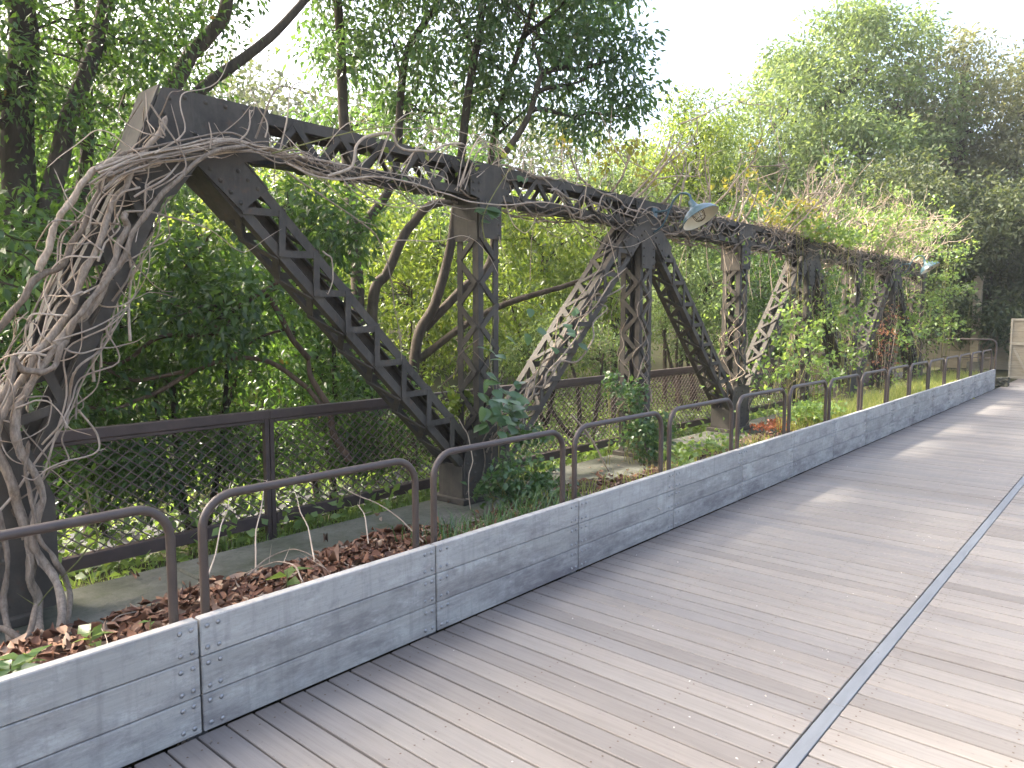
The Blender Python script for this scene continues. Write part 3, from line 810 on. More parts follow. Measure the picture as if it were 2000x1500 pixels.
# ------------------------------------------------------------------ things at the far end of the deck
scr = empty('timber_screen', (-2.84, 22.9, 0)); tag(scr, 'beige timber panel screen with diagonal braces at the end of the deck', 'screen')
PWD = 0.44
for i in range(6):
    x = -2.84 + i*PWD
    m_ = MB(); m_.box((x, 22.9, 0), (x+.045, 22.97, 1.55)); link('stile', m_.mesh('stile', bevel=.004), M['screen'], scr).matrix_parent_inverse = Matrix.Translation((2.84, -22.9, 0))
    for z0, z1, nm in ((0.0, .06, 'rail'), (.86, .94, 'rail'), (1.49, 1.55, 'rail')):
        m_ = MB(); m_.box((x+.045, 22.903, z0), (x+PWD, 22.967, z1)); link(nm, m_.mesh(nm, bevel=.004), M['screen'], scr).matrix_parent_inverse = Matrix.Translation((2.84, -22.9, 0))
    for q, (z0, z1) in enumerate(((.06, .86), (.94, 1.49))):
        for s_ in range(4):
            a = z0 + (z1-z0)*s_/4; m_ = MB(); m_.box((x+.047, 22.935, a+.002), (x+PWD-.002, 22.955, a+(z1-z0)/4-.002)); link('panel_board', m_.mesh('panel_board', bevel=.003), M['screen2'], scr).matrix_parent_inverse = Matrix.Translation((2.84, -22.9, 0))
    m_ = MB(); m_.prism([(-.025, 0), (.025, 0), (.025, .022), (-.025, .022)], (x+.08, 22.911, .80), (x+PWD-.04, 22.911, .12), unit(np.array([.68, 0, .32])), (0, 1, 0)); link('brace', m_.mesh('brace'), M['screen'], scr).matrix_parent_inverse = Matrix.Translation((2.84, -22.9, 0))
bm = bmesh.new(); bmesh.ops.create_cube(bm, size=1); bmesh.ops.subdivide_edges(bm, edges=bm.edges, cuts=4, use_grid_fill=True)
for v in bm.verts: v.co = Vector((v.co.x*.22, v.co.y*.30, (v.co.z+.5)*.20)) + Vector(rng.normal(0, .010, 3))
me = bpy.data.meshes.new('stone_block'); bm.to_mesh(me); bm.free()
o = link('stone_block', me, M['stone']); o.location = (-2.58, 20.1, 0.0); tag(o, 'small dark mossy block at the far end of the planter', 'block')
gr = empty('end_guard_rail', (-3.7, 19.9, 0)); tag(gr, 'tall dark guard rail crossing the far end of the planted bed', 'rail')
t = Tubes(); P = [(-.1, 0, -.05), (-.1, 0, .95)] + [(-.1+.12-.12*math.cos(a), 0, .95+.12*math.sin(a)) for a in np.linspace(0, math.pi/2, 7)[1:]] + [(.98-.12+.12*math.sin(a), 0, .95+.12*math.cos(a)) for a in np.linspace(0, math.pi/2, 7)] + [(.98, 0, -.05)]
t.add(P, .02, 10, cap=False); q = link('tube', t.mesh('tube'), M['rail']); q.parent = gr
for z in (.35, .65):
    t = Tubes(); t.add([(-.1, 0, z), (.98, 0, z)], .012, 8, cap=False); q = link('cross_rail', t.mesh('cross_rail'), M['rail']); q.parent = gr
for (x, y, lab) in ((-4.1, 26.0, 'tall weathered timber post standing among the trees behind the bridge end'),):
    tp = empty('timber_post', (x, y, 0)); tag(tp, lab, 'post')
    m_ = MB(); m_.box((-.11, -.11, -.1), (.11, .11, 2.75)); q = link('shaft', m_.mesh('shaft', bevel=.012), M['screen2']); q.parent = tp  # darker timber tone stands in for the shade the post is in
    m_ = MB(); m_.box((-.17, -.17, -.1), (.17, .17, .25)); q = link('footing', m_.mesh('footing', bevel=.015), M['concrete']); q.parent = tp
    m_ = MB(); m_.box((-.13, -.13, 2.75), (.13, .13, 2.82)); q = link('cap', m_.mesh('cap', bevel=.01), M['screen']); q.parent = tp
lw = empty('low_wall', (-5.2, 26.6, 0)); tag(lw, 'low beige timber wall behind the tall post at the bridge end', 'wall')
for s_ in range(4):
    m_ = MB(); m_.box((-1.0, 0, .0+s_*.28), (1.9, .06, .27+s_*.28)); q = link('board', m_.mesh('board', bevel=.006), M['screen2']); q.parent = lw

# ================================================================== VEGETATION
def make_leaves(name, C, D, length, width, mat, parent, hi=False, upbias=1.0):
    V, F, r = leaf_arrays(C, D, length, width, hi, upbias)
    return link(name, np_mesh(name, V, F, r), mat, parent)

def crown_points(lobes, clumps, per, cr, droop, flat=0.7, shell=0.5):
    """leaf bases and directions of a crown made of clumps spread through lobes; also the clump centres"""
    vol = np.array([np.prod(l[1]) ** (2/3) for l in lobes]); vol /= vol.sum()
    CC = []
    for (c, rad), w in zip(lobes, vol):
        p, _ = in_lobe(max(4, int(clumps*w)), c, rad, shell); CC.append(p)
    CC = np.concatenate(CC)
    nper = np.maximum(3, (per * rng.lognormal(0, 0.35, len(CC)))).astype(int)
    idx = np.repeat(np.arange(len(CC)), nper)
    u = unit(rng.normal(0, 1, (len(idx), 3)))
    rr = cr * rng.random(len(idx))[:, None] ** 0.5 * rng.uniform(0.7, 1.3, len(CC))[idx][:, None]
    C = CC[idx] + u * rr * np.array([1, 1, flat])
    D = u*0.8 + rng.normal(0, .5, u.shape) + np.array([0, 0, -droop])
    return C, D, CC

def limb(t, p0, p1, r0, r1, wob=0.06, n=10, sides=7):
    p0 = np.array(p0, float); p1 = np.array(p1, float)
    L = np.linalg.norm(p1-p0); s = np.linspace(0, 1, n)[:, None]
    P = p0 + (p1-p0)*s
    P[:, 2] += 0.10*L*np.sin(s[:, 0]*math.pi)*rng.uniform(-.3, 1)
    W = wiggle(P, wob*L*0.5); k = np.sin(np.linspace(0, 1, n)*math.pi)[:, None]
    P = P*(1-k) + W*k
    t.add(P, np.linspace(r0, r1, n), sides, cap=False)
    return P

def tree(name, label, base, stems, lobes, leafmat, clumps, per, cr, ll, lw_, droop=0.5, hi=False, group=None, twigs=0.5, shell=0.5, barkmat=None, extra=None, cat='tree'):
    """stems: list of (points, r0, r1)"""
    T = empty(name, tuple(base)); tag(T, label, cat, group)
    inv = Matrix.Translation(Vector(base)).inverted()
    C, D, CC = crown_points(lobes, clumps, per, cr, droop, shell=shell)
    tt = Tubes(); bt = Tubes(); SP = []
    for pts, r0, r1 in stems:
        P = spline(pts, 7); P = wiggle(P, r0*0.25)
        tt.add(P, np.linspace(r0, r1, len(P)), 9, cap=False); SP.append(P[len(P)//3:])
    SP = np.concatenate(SP)
    hubs = []
    for c, rad in lobes:
        c = np.array(c); d = np.linalg.norm((SP - c)*[1, 1, 1.6] + np.array([0, 0, 1.0])*np.linalg.norm(rad)*0.5, axis=1)
        s = SP[np.argmin(d)]
        L = np.linalg.norm(c-s)
        P = limb(bt, s, c, min(stems[0][1]*.45, 0.012+.022*L), .012, 0.12, 12, 6); hubs.append(P)
    H = np.concatenate([h[3:] for h in hubs])
    m = int(len(CC)*twigs)
    for c in CC[rng.permutation(len(CC))[:m]]:
        d = np.linalg.norm(H-c, axis=1); s = H[np.argmin(d)]
        limb(bt, s, c, .010, .004, 0.15, 6, 4)
    o = link('trunk', tt.mesh('trunk'), barkmat or M['bark']); o.parent = T; o.matrix_parent_inverse = inv
    o = link('branches', bt.mesh('branches'), barkmat or M['bark']); o.parent = T; o.matrix_parent_inverse = inv; o['kind'] = 'stuff'
    V, F, r = leaf_arrays(C, D, ll, lw_, hi, 0.8)
    o = link('crown', np_mesh('crown', V, F, r), leafmat); o.parent = T; o.matrix_parent_inverse = inv
    return T
def L_(u, v, d, r, rz=None): return (at_d(u, v, d), (r, r, rz or r*.8))
def S_(pix, d, r0, r1):
    dd = d if isinstance(d, (list, tuple)) else [d]*len(pix)
    return ([at_d(u, v, q) for (u, v), q in zip(pix, dd)], r0, r1)
def gb(u, d):
    p = at_d(u, 700, d); return (p[0], p[1], float(ground_z(p[0], p[1])))
def root(u, d): p = gb(u, d); return np.array(p) + [0, 0, -.1]

# --- near trees on the left
d = 7.0
tree('evergreen_tree', 'dark evergreen tree with several trunks at the left edge of the picture', gb(40, d),
     [([root(20, d), at_d(25, 700, d), at_d(20, 400, d), at_d(35, 150, d), at_d(30, -150, d)], .15, .09),
      ([root(60, d), at_d(80, 650, d), at_d(90, 420, d), at_d(130, 260, d), at_d(190, 80, d+.2), at_d(230, -120, d+.4)], .10, .05),
      ([root(60, d+.4), at_d(100, 600, d+.4), at_d(150, 420, d+.5), at_d(170, 200, d+.6), at_d(150, -60, d+.7)], .08, .04)],
     [L_(60, 60, d, 1.0), L_(250, 40, d+.8, .9), L_(370, 120, d+1.4, .5), L_(150, 230, d+.6, .7), L_(300, 200, d+1.2, .55), L_(60, 300, d+.4, .6), L_(230, 130, d+1.6, .7), L_(0, -60, d, 1.2), L_(230, -150, d+.6, 1.2), L_(-150, 100, d, 1.2), L_(-350, -100, d, 1.3), L_(-600, -150, d, 1.4), L_(-500, 150, d+1, 1.2)] + [((x_, y_, z_), (1.35, 1.35, .8)) for x_, y_, z_ in ((-8.4, -3.6, 6.4), (-7.0, -2.6, 6.0), (-8.6, -1.4, 6.8), (-7.0, -.4, 6.3), (-8.6, .8, 7.2), (-6.6, 1.4, 6.2), (-7.4, 2.6, 7.0), (-9.6, -.2, 7.6), (-9.6, -2.6, 7.2))] + [((x_, y_, z_), (.9, .9, .5)) for x_, y_, z_ in ((-6.3, .5, 5.3), (-7.3, -.4, 5.6), (-6.2, 1.9, 5.2), (-6.4, -1.2, 5.2), (-5.6, -.4, 5.0))],  # lobes past the left edge and overhead are added, unseen, to shade the foreground
     LEAF['oak'], 980, 76, .37, .066, .0132, .55, True)
d = 7.8
tree('leaning_tree', 'leaning dark trunk rising from behind the truss apex', gb(170, d),
     [([root(170, d), at_d(200, 560, d), at_d(260, 380, d), at_d(325, 205, d), at_d(385, 110, d), at_d(440, 0, d), at_d(480, -120, d)], .105, .05),
      ([at_d(300, 270, d+.05), at_d(395, 180, d+.1), at_d(480, 110, d+.2), at_d(560, 35, d+.3), at_d(650, -60, d+.4)], .065, .035)],
     [L_(400, -70, d, .55), L_(350, 50, d+.3, .5), L_(700, -150, d+.4, .8)],
     LEAF['oak'], 70, 50, .28, .085, .016, .5, True)
# --- big multi-stemmed tree in the middle
d = 9.0
tree('spreading_tree', 'large spreading evergreen with many stems behind the middle of the truss', gb(760, d),
     [([root(700, d), at_d(700, 600, d), at_d(690, 450, d), at_d(672, 250, d), at_d(668, 60, d), at_d(660, -150, d)], .088, .045),
      ([root(720, d), at_d(725, 600, d), at_d(760, 530, d), at_d(800, 440, d), at_d(850, 400, d-.2), at_d(930, 370, d-.3), at_d(1010, 260, d-.4), at_d(1060, 140, d-.4)], .072, .032),
      ([root(800, d+.2), at_d(815, 690, d+.2), at_d(850, 590, d+.2), at_d(880, 480, d+.2), at_d(900, 300, d+.1), at_d(925, 120, d), at_d(950, -60, d)], .075, .04),
      ([at_d(830, 640, d+.3), at_d(900, 560, d+.3), at_d(960, 500, d+.4), at_d(960, 300, d+.5), at_d(1010, 120, d+.4), at_d(1050, -40, d+.3)], .06, .03),
      ([at_d(690, 470, d), at_d(770, 330, d+.2), at_d(790, 120, d+.3), at_d(840, 30, d+.4), at_d(900, -80, d+.4)], .06, .03),
      ([at_d(820, 700, d+.2), at_d(930, 620, d), at_d(1060, 570, d-.2), at_d(1160, 545, d-.3)], .05, .025)],
     [L_(665, 60, d, .6), L_(770, 90, d+.3, .85), L_(900, 50, d+.2, .9), L_(1040, 60, d, .9), L_(1150, 150, d, .75, .6), L_(1120, -20, d, .9), L_(1020, 220, d+.2, .7, .4), L_(1180, 225, d+.1, .5, .35), L_(1225, 130, d+.2, .45, .5), L_(840, 220, d+.6, .7, .45), L_(680, 250, d+.8, .6, .4), L_(700, -120, d, 1.1), L_(950, -150, d, 1.2), L_(1150, -120, d, .9)] + [((x_, y_, z_), (1.3, 1.3, .8)) for x_, y_, z_ in ((-6.4, 4.6, 7.2), (-7.6, 5.8, 7.4), (-6.2, 6.6, 6.8), (-7.2, 8.0, 7.0), (-5.6, 8.2, 6.8), (-8.4, 7.2, 7.8), (-6.6, 9.4, 6.8), (-9.7, 3.5, 8.7), (-9.4, 5.0, 8.7), (-8.8, 2.4, 8.5), (-10.6, 4.4, 9.2), (-9.0, 9.0, 8.3), (-7.6, 10.6, 7.8))],  # high out-of-view lobes added to keep sun off the deck and truss
     LEAF['spread'], 1010, 74, .36, .094, .019, .65, True)
# --- understorey behind the fence
US = [  # name, label, u, d, [(u,v,r,rz)...], leaf, clumps, per, ll
    ('evergreen_shrub', 'dark leafy evergreen shrub behind the fence, under the leaning trunk', 380, 7.0, [(330, 570, .5, .4), (450, 610, .5, .4), (300, 720, .5, .35), (480, 730, .5, .35), (400, 480, .35, .25), (350, 860, .5, .35), (480, 880, .5, .3), (250, 900, .5, .3)], 'oak', 230, 56, .085),
    ('evergreen_shrub', 'dark leafy shrub at the left edge behind the end post', 60, 6.6, [(40, 560, .5, .5), (120, 650, .55, .5), (20, 760, .5, .5), (190, 760, .45, .4), (130, 450, .35, .35), (230, 640, .4, .3), (160, 900, .45, .3), (60, 940, .4, .3)], 'oak', 210, 54, .085),
    ('evergreen_shrub', 'mid green shrub behind the steep diagonal of the truss', 640, 7.8, [(560, 560, .5, .45), (640, 450, .5, .4), (620, 690, .5, .4), (720, 780, .5, .35), (560, 400, .35, .3), (620, 850, .5, .35), (760, 870, .45, .25)], 'oak', 200, 54, .09),
    ('young_tree', 'bright yellow green young tree glowing behind the shrubs', 500, 11.0, [(430, 470, .9, .7), (560, 520, .9, .7), (640, 640, .8, .6), (380, 620, .8, .6), (480, 720, .9, .5), (700, 440, .7, .6)], 'lime', 230, 44, .11),
    ('young_tree', 'bright green sapling behind the first upright post', 800, 12.0, [(800, 560, .9, .7), (860, 480, .8, .6), (780, 700, .9, .5), (900, 640, .8, .6)], 'lime', 170, 42, .11),
    ('young_tree', 'yellow green tree between the first and second upright posts', 1060, 13.0, [(1060, 480, 1.0, .8), (1130, 580, .9, .7), (1000, 590, .9, .7), (1160, 460, .8, .6), (1060, 680, 1.0, .5), (980, 430, .8, .6)], 'lime', 240, 42, .12),
    ('evergreen_shrub', 'low grey green bush behind the fence between two posts', 1150, 11.0, [(1100, 660, .7, .35), (1180, 690, .6, .3), (1030, 700, .6, .3)], 'camphor', 90, 46, .07),
    ('ivy_hedge', 'pale ivy covered hedge seen between the second and third upright posts', 1350, 17.0, [(1330, 500, 1.0, 1.0), (1380, 560, 1.0, 1.0), (1320, 620, 1.1, .8), (1400, 660, 1.0, .7), (1270, 560, .9, .9), (1380, 470, .9, .8)], 'camphor', 260, 60, .085),
    ('sunlit_tree', 'yellow green sunlit tree above the truss left of the big pale tree', 1320, 17.5, [(1300, 330, 1.2, .8), (1360, 290, 1.0, .7), (1260, 380, 1.0, .7), (1400, 380, 1.0, .7), (1335, 220, .55, .6), (1345, 400, 1.2, .6)], 'lime', 280, 56, .105),
    ('evergreen_shrub', 'grey green bush against the sky behind the lamp bracket', 1220, 14.5, [(1190, 330, .9, .5), (1230, 400, .9, .5), (1150, 390, .8, .5)], 'camphor', 110, 52, .09),
    ('evergreen_shrub', 'shaded bush behind the far half of the truss', 1500, 19.0, [(1480, 560, 1.2, .9), (1540, 620, 1.2, .8), (1600, 540, 1.2, .9), (1460, 660, 1.2, .6), (1620, 640, 1.1, .7)], 'oak', 220, 58, .11),
    ('evergreen_shrub', 'dark bush behind the far end of the truss', 1700, 22.0, [(1680, 560, 1.4, 1.1), (1760, 600, 1.3, .9), (1640, 480, 1.2, .9), (1780, 500, 1.3, 1.0), (1720, 660, 1.3, .6)], 'dusk', 240, 58, .12),
]
for nm, lab, u, d, lb, lf, cl, pr, ll in US:
    zt = min(at_d(uu, vv, d)[2] for uu, vv, _, _ in lb)
    stems = []
    for s_ in range(3):
        uu, vv, _, _ = lb[s_ % len(lb)]
        b0 = root(u + (s_-1)*20, d); top = at_d(uu, vv, d); m1 = (b0*0.55+top*.45) + rng.normal(0, .06, 3)
        stems.append(([b0, m1, top], .02 + .0022*d, .015))
    tree(nm, lab, gb(u, d), stems, [(at_d(uu, vv, d + rng.uniform(-.5, .5)), (r1, r1, r2)) for uu, vv, r1, r2 in lb], LEAF[lf], cl, pr, .30 + d*.006, ll, ll*.19, .5, d < 9, group=None, cat='tree' if 'tree' in nm else ('hedge' if 'hedge' in nm else 'shrub'))
lb = empty('low_branches', gb(560, 6.4)); tag(lb, 'bare brown branches arching low behind the fence left of the diagonal', 'branch')
t = Tubes()
for pix, r0 in (([(600, 700), (560, 640), (520, 575), (470, 600), (430, 645), (380, 655), (310, 658), (250, 700), (190, 715)], .026), ([(470, 600), (540, 548), (590, 520)], .015), ([(600, 760), (520, 705), (440, 700), (380, 722), (300, 738), (240, 735), (180, 700)], .022), ([(380, 722), (300, 770), (230, 792), (170, 790)], .02), ([(560, 640), (500, 660), (440, 700)], .014), ([(430, 645), (360, 600), (300, 590)], .010), ([(640, 800), (610, 740), (600, 700)], .03), ([(680, 900), (650, 840), (640, 800), (600, 760)], .034)):
    P = spline(np.array([at_d(u, v, 6.4) for u, v in pix]), 7); P = wiggle(P, .012); t.add(P, np.linspace(r0, r0*.55, len(P)), 7, cap=False)
q = link('limbs', t.mesh('limbs'), mat_bark('reddish_bark', (.06, .042, .03), (.15, .105, .075))); q.parent = lb; q.matrix_parent_inverse = Matrix.Translation(lb.location).inverted(); q['kind'] = 'stuff'
# --- tall trees at the right and the wooded slope behind
TALL = [
    ('camphor_tree', 'huge pale green tree towering over the right of the picture', 1640, 30, [(1690, 130, 2.2, 2.0), (1600, 220, 2.2, 2.0), (1500, 260, 1.9, 1.7), (1770, 230, 2.0, 1.8), (1450, 340, 1.8, 1.5), (1560, 360, 2.2, 1.6), (1680, 330, 2.4, 1.8), (1740, 90, 1.4, 1.3), (1490, 170, 1.1, 1.1), (1640, 80, 1.5, 1.3), (1540, 130, 1.2, 1.2), (1620, 440, 2.2, 1.4), (1500, 450, 1.8, 1.2)], 'camphor', 700, 62, .19, .75),
    ('olive_tree', 'brownish green tall tree right of the huge pale one', 1860, 32, [(1850, 190, 1.7, 1.6), (1900, 260, 1.6, 1.5), (1800, 300, 1.7, 1.5), (1890, 120, 1.0, 1.1), (1880, 370, 1.9, 1.2), (1800, 400, 1.7, 1.2)], 'olive', 300, 46, .19, .70),
    ('olive_tree', 'tall thin crowned tree at the right edge of the picture', 2010, 33, [(1990, 220, 1.4, 1.4), (2040, 160, 1.6, 1.5), (1970, 330, 1.6, 1.3), (2050, 320, 1.8, 1.5)], 'olive', 220, 44, .19, .70),
    ('dark_tree', 'dark shaded tree above the timber screen at the right', 1900, 28, [(1860, 460, 1.7, 1.2), (1930, 430, 1.7, 1.2), (1990, 470, 1.7, 1.3), (1960, 550, 1.7, 1.2), (1880, 560, 1.4, 1.1), (1820, 480, 1.4, 1.1), (2030, 560, 1.7, 1.2), (1930, 620, 1.4, .8), (1990, 640, 1.4, .8), (2050, 430, 1.8, 1.3)], 'dusk', 440, 62, .17, .65),
    ('dark_tree', 'dark green tree behind the far end of the top chord', 1720, 26, [(1700, 420, 1.6, 1.1), (1760, 380, 1.5, 1.1), (1640, 430, 1.5, 1.0), (1780, 450, 1.5, 1.1), (1700, 500, 1.5, 1.0)], 'dusk', 260, 60, .16, .6),  # dark leaf tone stands in for shade on the backlit side
    ('slope_tree', 'green tree on the slope behind the lamp', 1440, 27, [(1440, 450, 1.6, 1.2), (1380, 480, 1.5, 1.2), (1500, 520, 1.5, 1.2), (1420, 560, 1.7, 1.2)], 'oak', 240, 52, .16, .6),
    ('slope_tree', 'hazy green tree on the slope behind the second post', 1200, 21, [(1200, 460, 1.4, 1.0), (1120, 420, 1.4, 1.0), (1260, 500, 1.4, 1.0), (1180, 560, 1.5, 1.0), (1080, 540, 1.4, 1.0), (1240, 600, 1.4, .8)], 'camphor', 260, 50, .14, .55),
    ('slope_tree', 'sunlit tree on the slope behind the spreading tree', 900, 19, [(900, 420, 1.5, 1.0), (800, 450, 1.4, 1.0), (980, 480, 1.4, 1.0), (860, 540, 1.5, 1.0), (960, 580, 1.4, .9), (760, 560, 1.4, .9), (900, 340, 1.2, .8)], 'oak', 300, 52, .13, .52),
    ('slope_tree', 'sunlit tree on the slope behind the steep diagonal', 650, 18, [(650, 420, 1.5, 1.0), (560, 450, 1.4, 1.0), (720, 500, 1.4, 1.0), (620, 560, 1.5, 1.0), (520, 560, 1.4, .9), (700, 340, 1.1, .8), (560, 350, 1.0, .7)], 'lime', 280, 50, .13, .5),
    ('slope_tree', 'leafy tree on the slope left of the truss apex', 300, 15, [(260, 420, 1.3, .9), (360, 450, 1.2, .9), (180, 480, 1.2, .9), (420, 400, 1.0, .7), (300, 560, 1.3, .9), (200, 360, 1.0, .7), (320, 350, .9, .6)], 'oak', 280, 50, .12, .48),
    ('slope_tree', 'leafy tree on the slope at the far left', 40, 14, [(40, 420, 1.3, 1.0), (120, 360, 1.1, .8), (-40, 340, 1.2, 1.0), (60, 560, 1.3, .9), (150, 520, 1.0, .8), (20, 240, 1.0, .7), (170, 270, .9, .6)], 'oak', 300, 50, .12, .48),
]
for nm, lab, u, d, lb, lf, cl, pr, ll, cr in TALL:
    b0 = root(u, d)
    c0 = np.mean([at_d(uu, vv, d) for uu, vv, _, _ in lb], axis=0)
    top = at_d(lb[0][0], lb[0][1], d)
    stems = [([b0, b0*.6 + c0*.4 + [.1, .1, 0], c0, top], .012*d, .004*d)]
    for s_ in range(1, 4):
        uu, vv, _, _ = lb[s_]; e = at_d(uu, vv, d); stems.append(([b0*.55+c0*.45+[.1, .1, 0], (c0+e)/2 + rng.normal(0, .2, 3), e], .006*d, .003*d))
    tree(nm, lab, gb(u, d), stems, [(at_d(uu, vv, d + rng.uniform(-1.6, 1.6)), (r1*1.05, r1*1.25, r2)) for uu, vv, r1, r2 in lb], LEAF[lf], cl, pr, cr, ll, ll*.23, .35, False, twigs=.15)
# a filled wood edge far behind, read as one mass
n = 1500
u_ = rng.uniform(-250, 2350, n); d_ = rng.uniform(38, 55, n)
CC = np.array([at_d(a, 640, b) for a, b in zip(u_, d_)])
CC[:, 2] = ground_z(CC[:, 0], CC[:, 1]) + rng.uniform(0, 6.5, n)
idx = np.repeat(np.arange(n), 34)
uu = unit(rng.normal(0, 1, (len(idx), 3)))
C = CC[idx] + uu*rng.random(len(idx))[:, None]**.5*1.2
o = make_leaves('distant_wood', C, uu + rng.normal(0, .5, uu.shape), .36, .10, LEAF['dusk'], None); tag(o, 'mass of distant woodland closing the view behind everything', 'woodland', kind='stuff')

# --- low ground cover beyond the fence
n = 34000
x = rng.uniform(-10.5, -4.66, n); y = rng.uniform(-1, 17, n)
dens = np.sin(x*2.3)*np.sin(y*1.7+x) + rng.normal(0, .6, n)
on_path = (x > -7.75+.25*np.sin(y*.25)) & (x < -6.55+.25*np.sin(y*.25))
keep = (dens > -0.35) & (~on_path | (rng.random(n) < .92))
x, y = x[keep], y[keep]; n = len(x)
C = np.stack([x, y, ground_z(x, y) + rng.random(n)**1.5*.34], 1)
D = np.concatenate([rng.normal(0, .8, (n, 2)), rng.uniform(.0, 1.0, (n, 1))], 1)
o = make_leaves('ground_cover', C, D, .085, .026, LEAF['fresh'], None, True); tag(o, 'bright green ground cover growing beyond the fence', 'ground cover', kind='stuff')

# --- vines on the truss
def vine_path(pix, X=-4.2, jit=0.0, n=9):
    P = []
    for q in pix:
        xx = X if len(q) < 3 else q[2]
        P.append(at_x(q[0], q[1], xx))
    P = spline(np.array(P), n)
    return wiggle(P, jit) if jit else P
ev = empty('woody_vine', tuple(at_x(60, 1250, -4.0))); tag(ev, 'thick twisted woody vine climbing the sloping end post at the left', 'vine')
einv = Matrix.Translation(ev.location).inverted()
MAIN = [
    ([(75, 1275, -3.9), (70, 1190), (58, 1110), (62, 1050), (28, 960), (8, 880), (25, 800), (50, 740), (95, 680), (150, 600), (190, 520), (225, 440), (258, 360), (290, 290), (330, 225)], .030, .018, .012),
    ([(110, 1290, -3.85), (120, 1180, -4.0), (90, 1100), (60, 1050), (78, 980), (70, 930), (50, 870), (60, 780), (110, 700), (150, 640), (200, 590), (240, 500), (262, 450), (258, 415)], .024, .020, .008),
    ([(-30, 1000), (-5, 860), (30, 760), (42, 700), (60, 720), (100, 725), (128, 690), (150, 650), (185, 600), (232, 545), (262, 490), (285, 440), (340, 375), (420, 305), (480, 280)], .022, .014, .008),
    ([(92, 530), (112, 480), (128, 430), (150, 400), (178, 350), (215, 325), (260, 310), (330, 300), (400, 282), (460, 275), (520, 290), (590, 318), (660, 345), (740, 352)], .021, .010, .006),
    ([(20, 1270, -3.95), (8, 1180), (15, 1090), (-10, 990)], .018, .016, .004),
    ([(130, 1230, -3.95), (132, 1150), (112, 1100), (85, 1060), (70, 1010), (55, 930), (75, 860)], .016, .010, .006),
    ([(-20, 700), (20, 640), (70, 560), (130, 520), (180, 440), (210, 370), (235, 330), (250, 300)], .024, .015, .010),
    ([(-40, 1290, -3.9), (0, 1230, -3.9), (50, 1250, -3.85), (70, 1180, -4.0)], .022, .014, .004),
]
def knobbly(t, P, rr, sides=9):
    """a single woody stem: uneven girth, sometimes a thinner stem clinging to it"""
    m = len(P); x = np.arange(m)
    g = np.interp(x, np.arange(0, m+8, 4), rng.normal(0, 1, len(np.arange(0, m+8, 4)))); g2 = np.interp(x, np.arange(0, m+4, 2), rng.normal(0, 1, len(np.arange(0, m+4, 2))))
    t.add(P, np.maximum(rr*(1 + .14*g + .07*g2), .003), sides)
    if rr[0] > .017:
        a, b = sorted(rng.choice(np.arange(4, m-2), 2, replace=False)); b = min(m-1, max(b, a+14))
        if b-a > 6:
            Q = wiggle(P[a:b] + rng.normal(0, 1, 3)*.012 + [.02, 0, 0], .008); t.add(Q, np.linspace(rr[a]*.4, .003, b-a), 6)
for i, (pix, r0, r1, j) in enumerate(MAIN):
    t = Tubes(); P = vine_path([(q[0] - (16 if 300 < q[1] < 900 else 0),) + tuple(q[1:]) for q in pix], -4.20 + .03*(i % 3), j, 10)
    if pix[0][1] > 1200:
        P = np.vstack([spline([P[0] + [.06, .02, -.22], P[0] + [.015, 0, -.08], P[0]], 5)[:-1], P])
    knobbly(t, P, np.linspace(r0, r1, len(P))*.86)
    q = link('stem', t.mesh('stem'), M['vine']); q.parent = ev; q.matrix_parent_inverse = einv
# bundle of thinner stems sweeping from the end post along the chord
t = Tubes()
for i in range(15):
    o1 = rng.normal(0, 12, 2)
    e = rng.uniform(620, 900)
    P = vine_path([(200+o1[0], 345+o1[1]), (270+o1[0], 312+o1[1]*.6), (360+o1[0], 294+o1[1]*.6), (450, 280+o1[1]*.7), (540, 296+rng.normal(0, 10)), (600, 318+rng.normal(0, 16)), (e, 345+(e-620)*.10+rng.normal(0, 22))], -4.19+rng.normal(0, .03), .006)
    t.add(P, np.linspace(rng.uniform(.006, .011), .003, len(P)), 5)
for i in range(40):
    u0 = rng.uniform(-20, 330); v0 = np.interp(u0, [-20, 330], [900, 250])
    a = rng.uniform(0, 6.28); k = rng.uniform(50, 210)
    pts = [(u0, v0)]; uu, vv = u0, v0
    for s_ in range(4):
        a += rng.normal(0, .8); uu += math.cos(a)*k*.4; vv += math.sin(a)*k*.4; pts.append((uu, vv, -4.2+rng.normal(0, .08)))
    P = vine_path(pts, -4.15, .005); t.add(P, np.linspace(rng.uniform(.004, .007), .002, len(P)), 5)
for i in range(28):
    a0 = rng.uniform(0, .7); a1 = min(1, a0 + rng.uniform(.25, .6)); n_ = 9; ph = rng.uniform(0, 6.28)
    P = []
    for k in np.linspace(a0, a1, n_):
        c = np.array([TXC, .72 + 1.30*k, 2.72*k]); ph += rng.normal(.1, .34); rr_ = .165*(1 + abs(rng.normal(0, .28)))
        P.append(c + rr_*(math.cos(ph)*np.array([1, 0, 0]) + math.sin(ph)*np.array([0, .90, -.43])))
    P = wiggle(spline(np.array(P), 5), .006); t.add(P, np.linspace(rng.uniform(.004, .010), .003, len(P)), 6)
for i in range(34):
    u0 = rng.uniform(250, 900); v0 = np.interp(u0, [250, 450, 600, 900], [315, 282, 320, 385]) + rng.normal(0, 10)
    a = rng.uniform(-2.6, .9); k = rng.uniform(25, 80); pts = [(u0, v0)]; uu, vv = u0, v0
    for s_ in range(3):
        a += rng.normal(0, .6); uu += math.cos(a)*k*.5; vv += math.sin(a)*k*.5; pts.append((uu, vv, -4.18+rng.normal(0, .06)))
    P = vine_path(pts, -4.18, .003); t.add(P, np.linspace(rng.uniform(.003, .0055), .0015, len(P)), 5)
q = link('side_stems', t.mesh('side_stems'), M['twig']); q.parent = ev; q.matrix_parent_inverse = einv
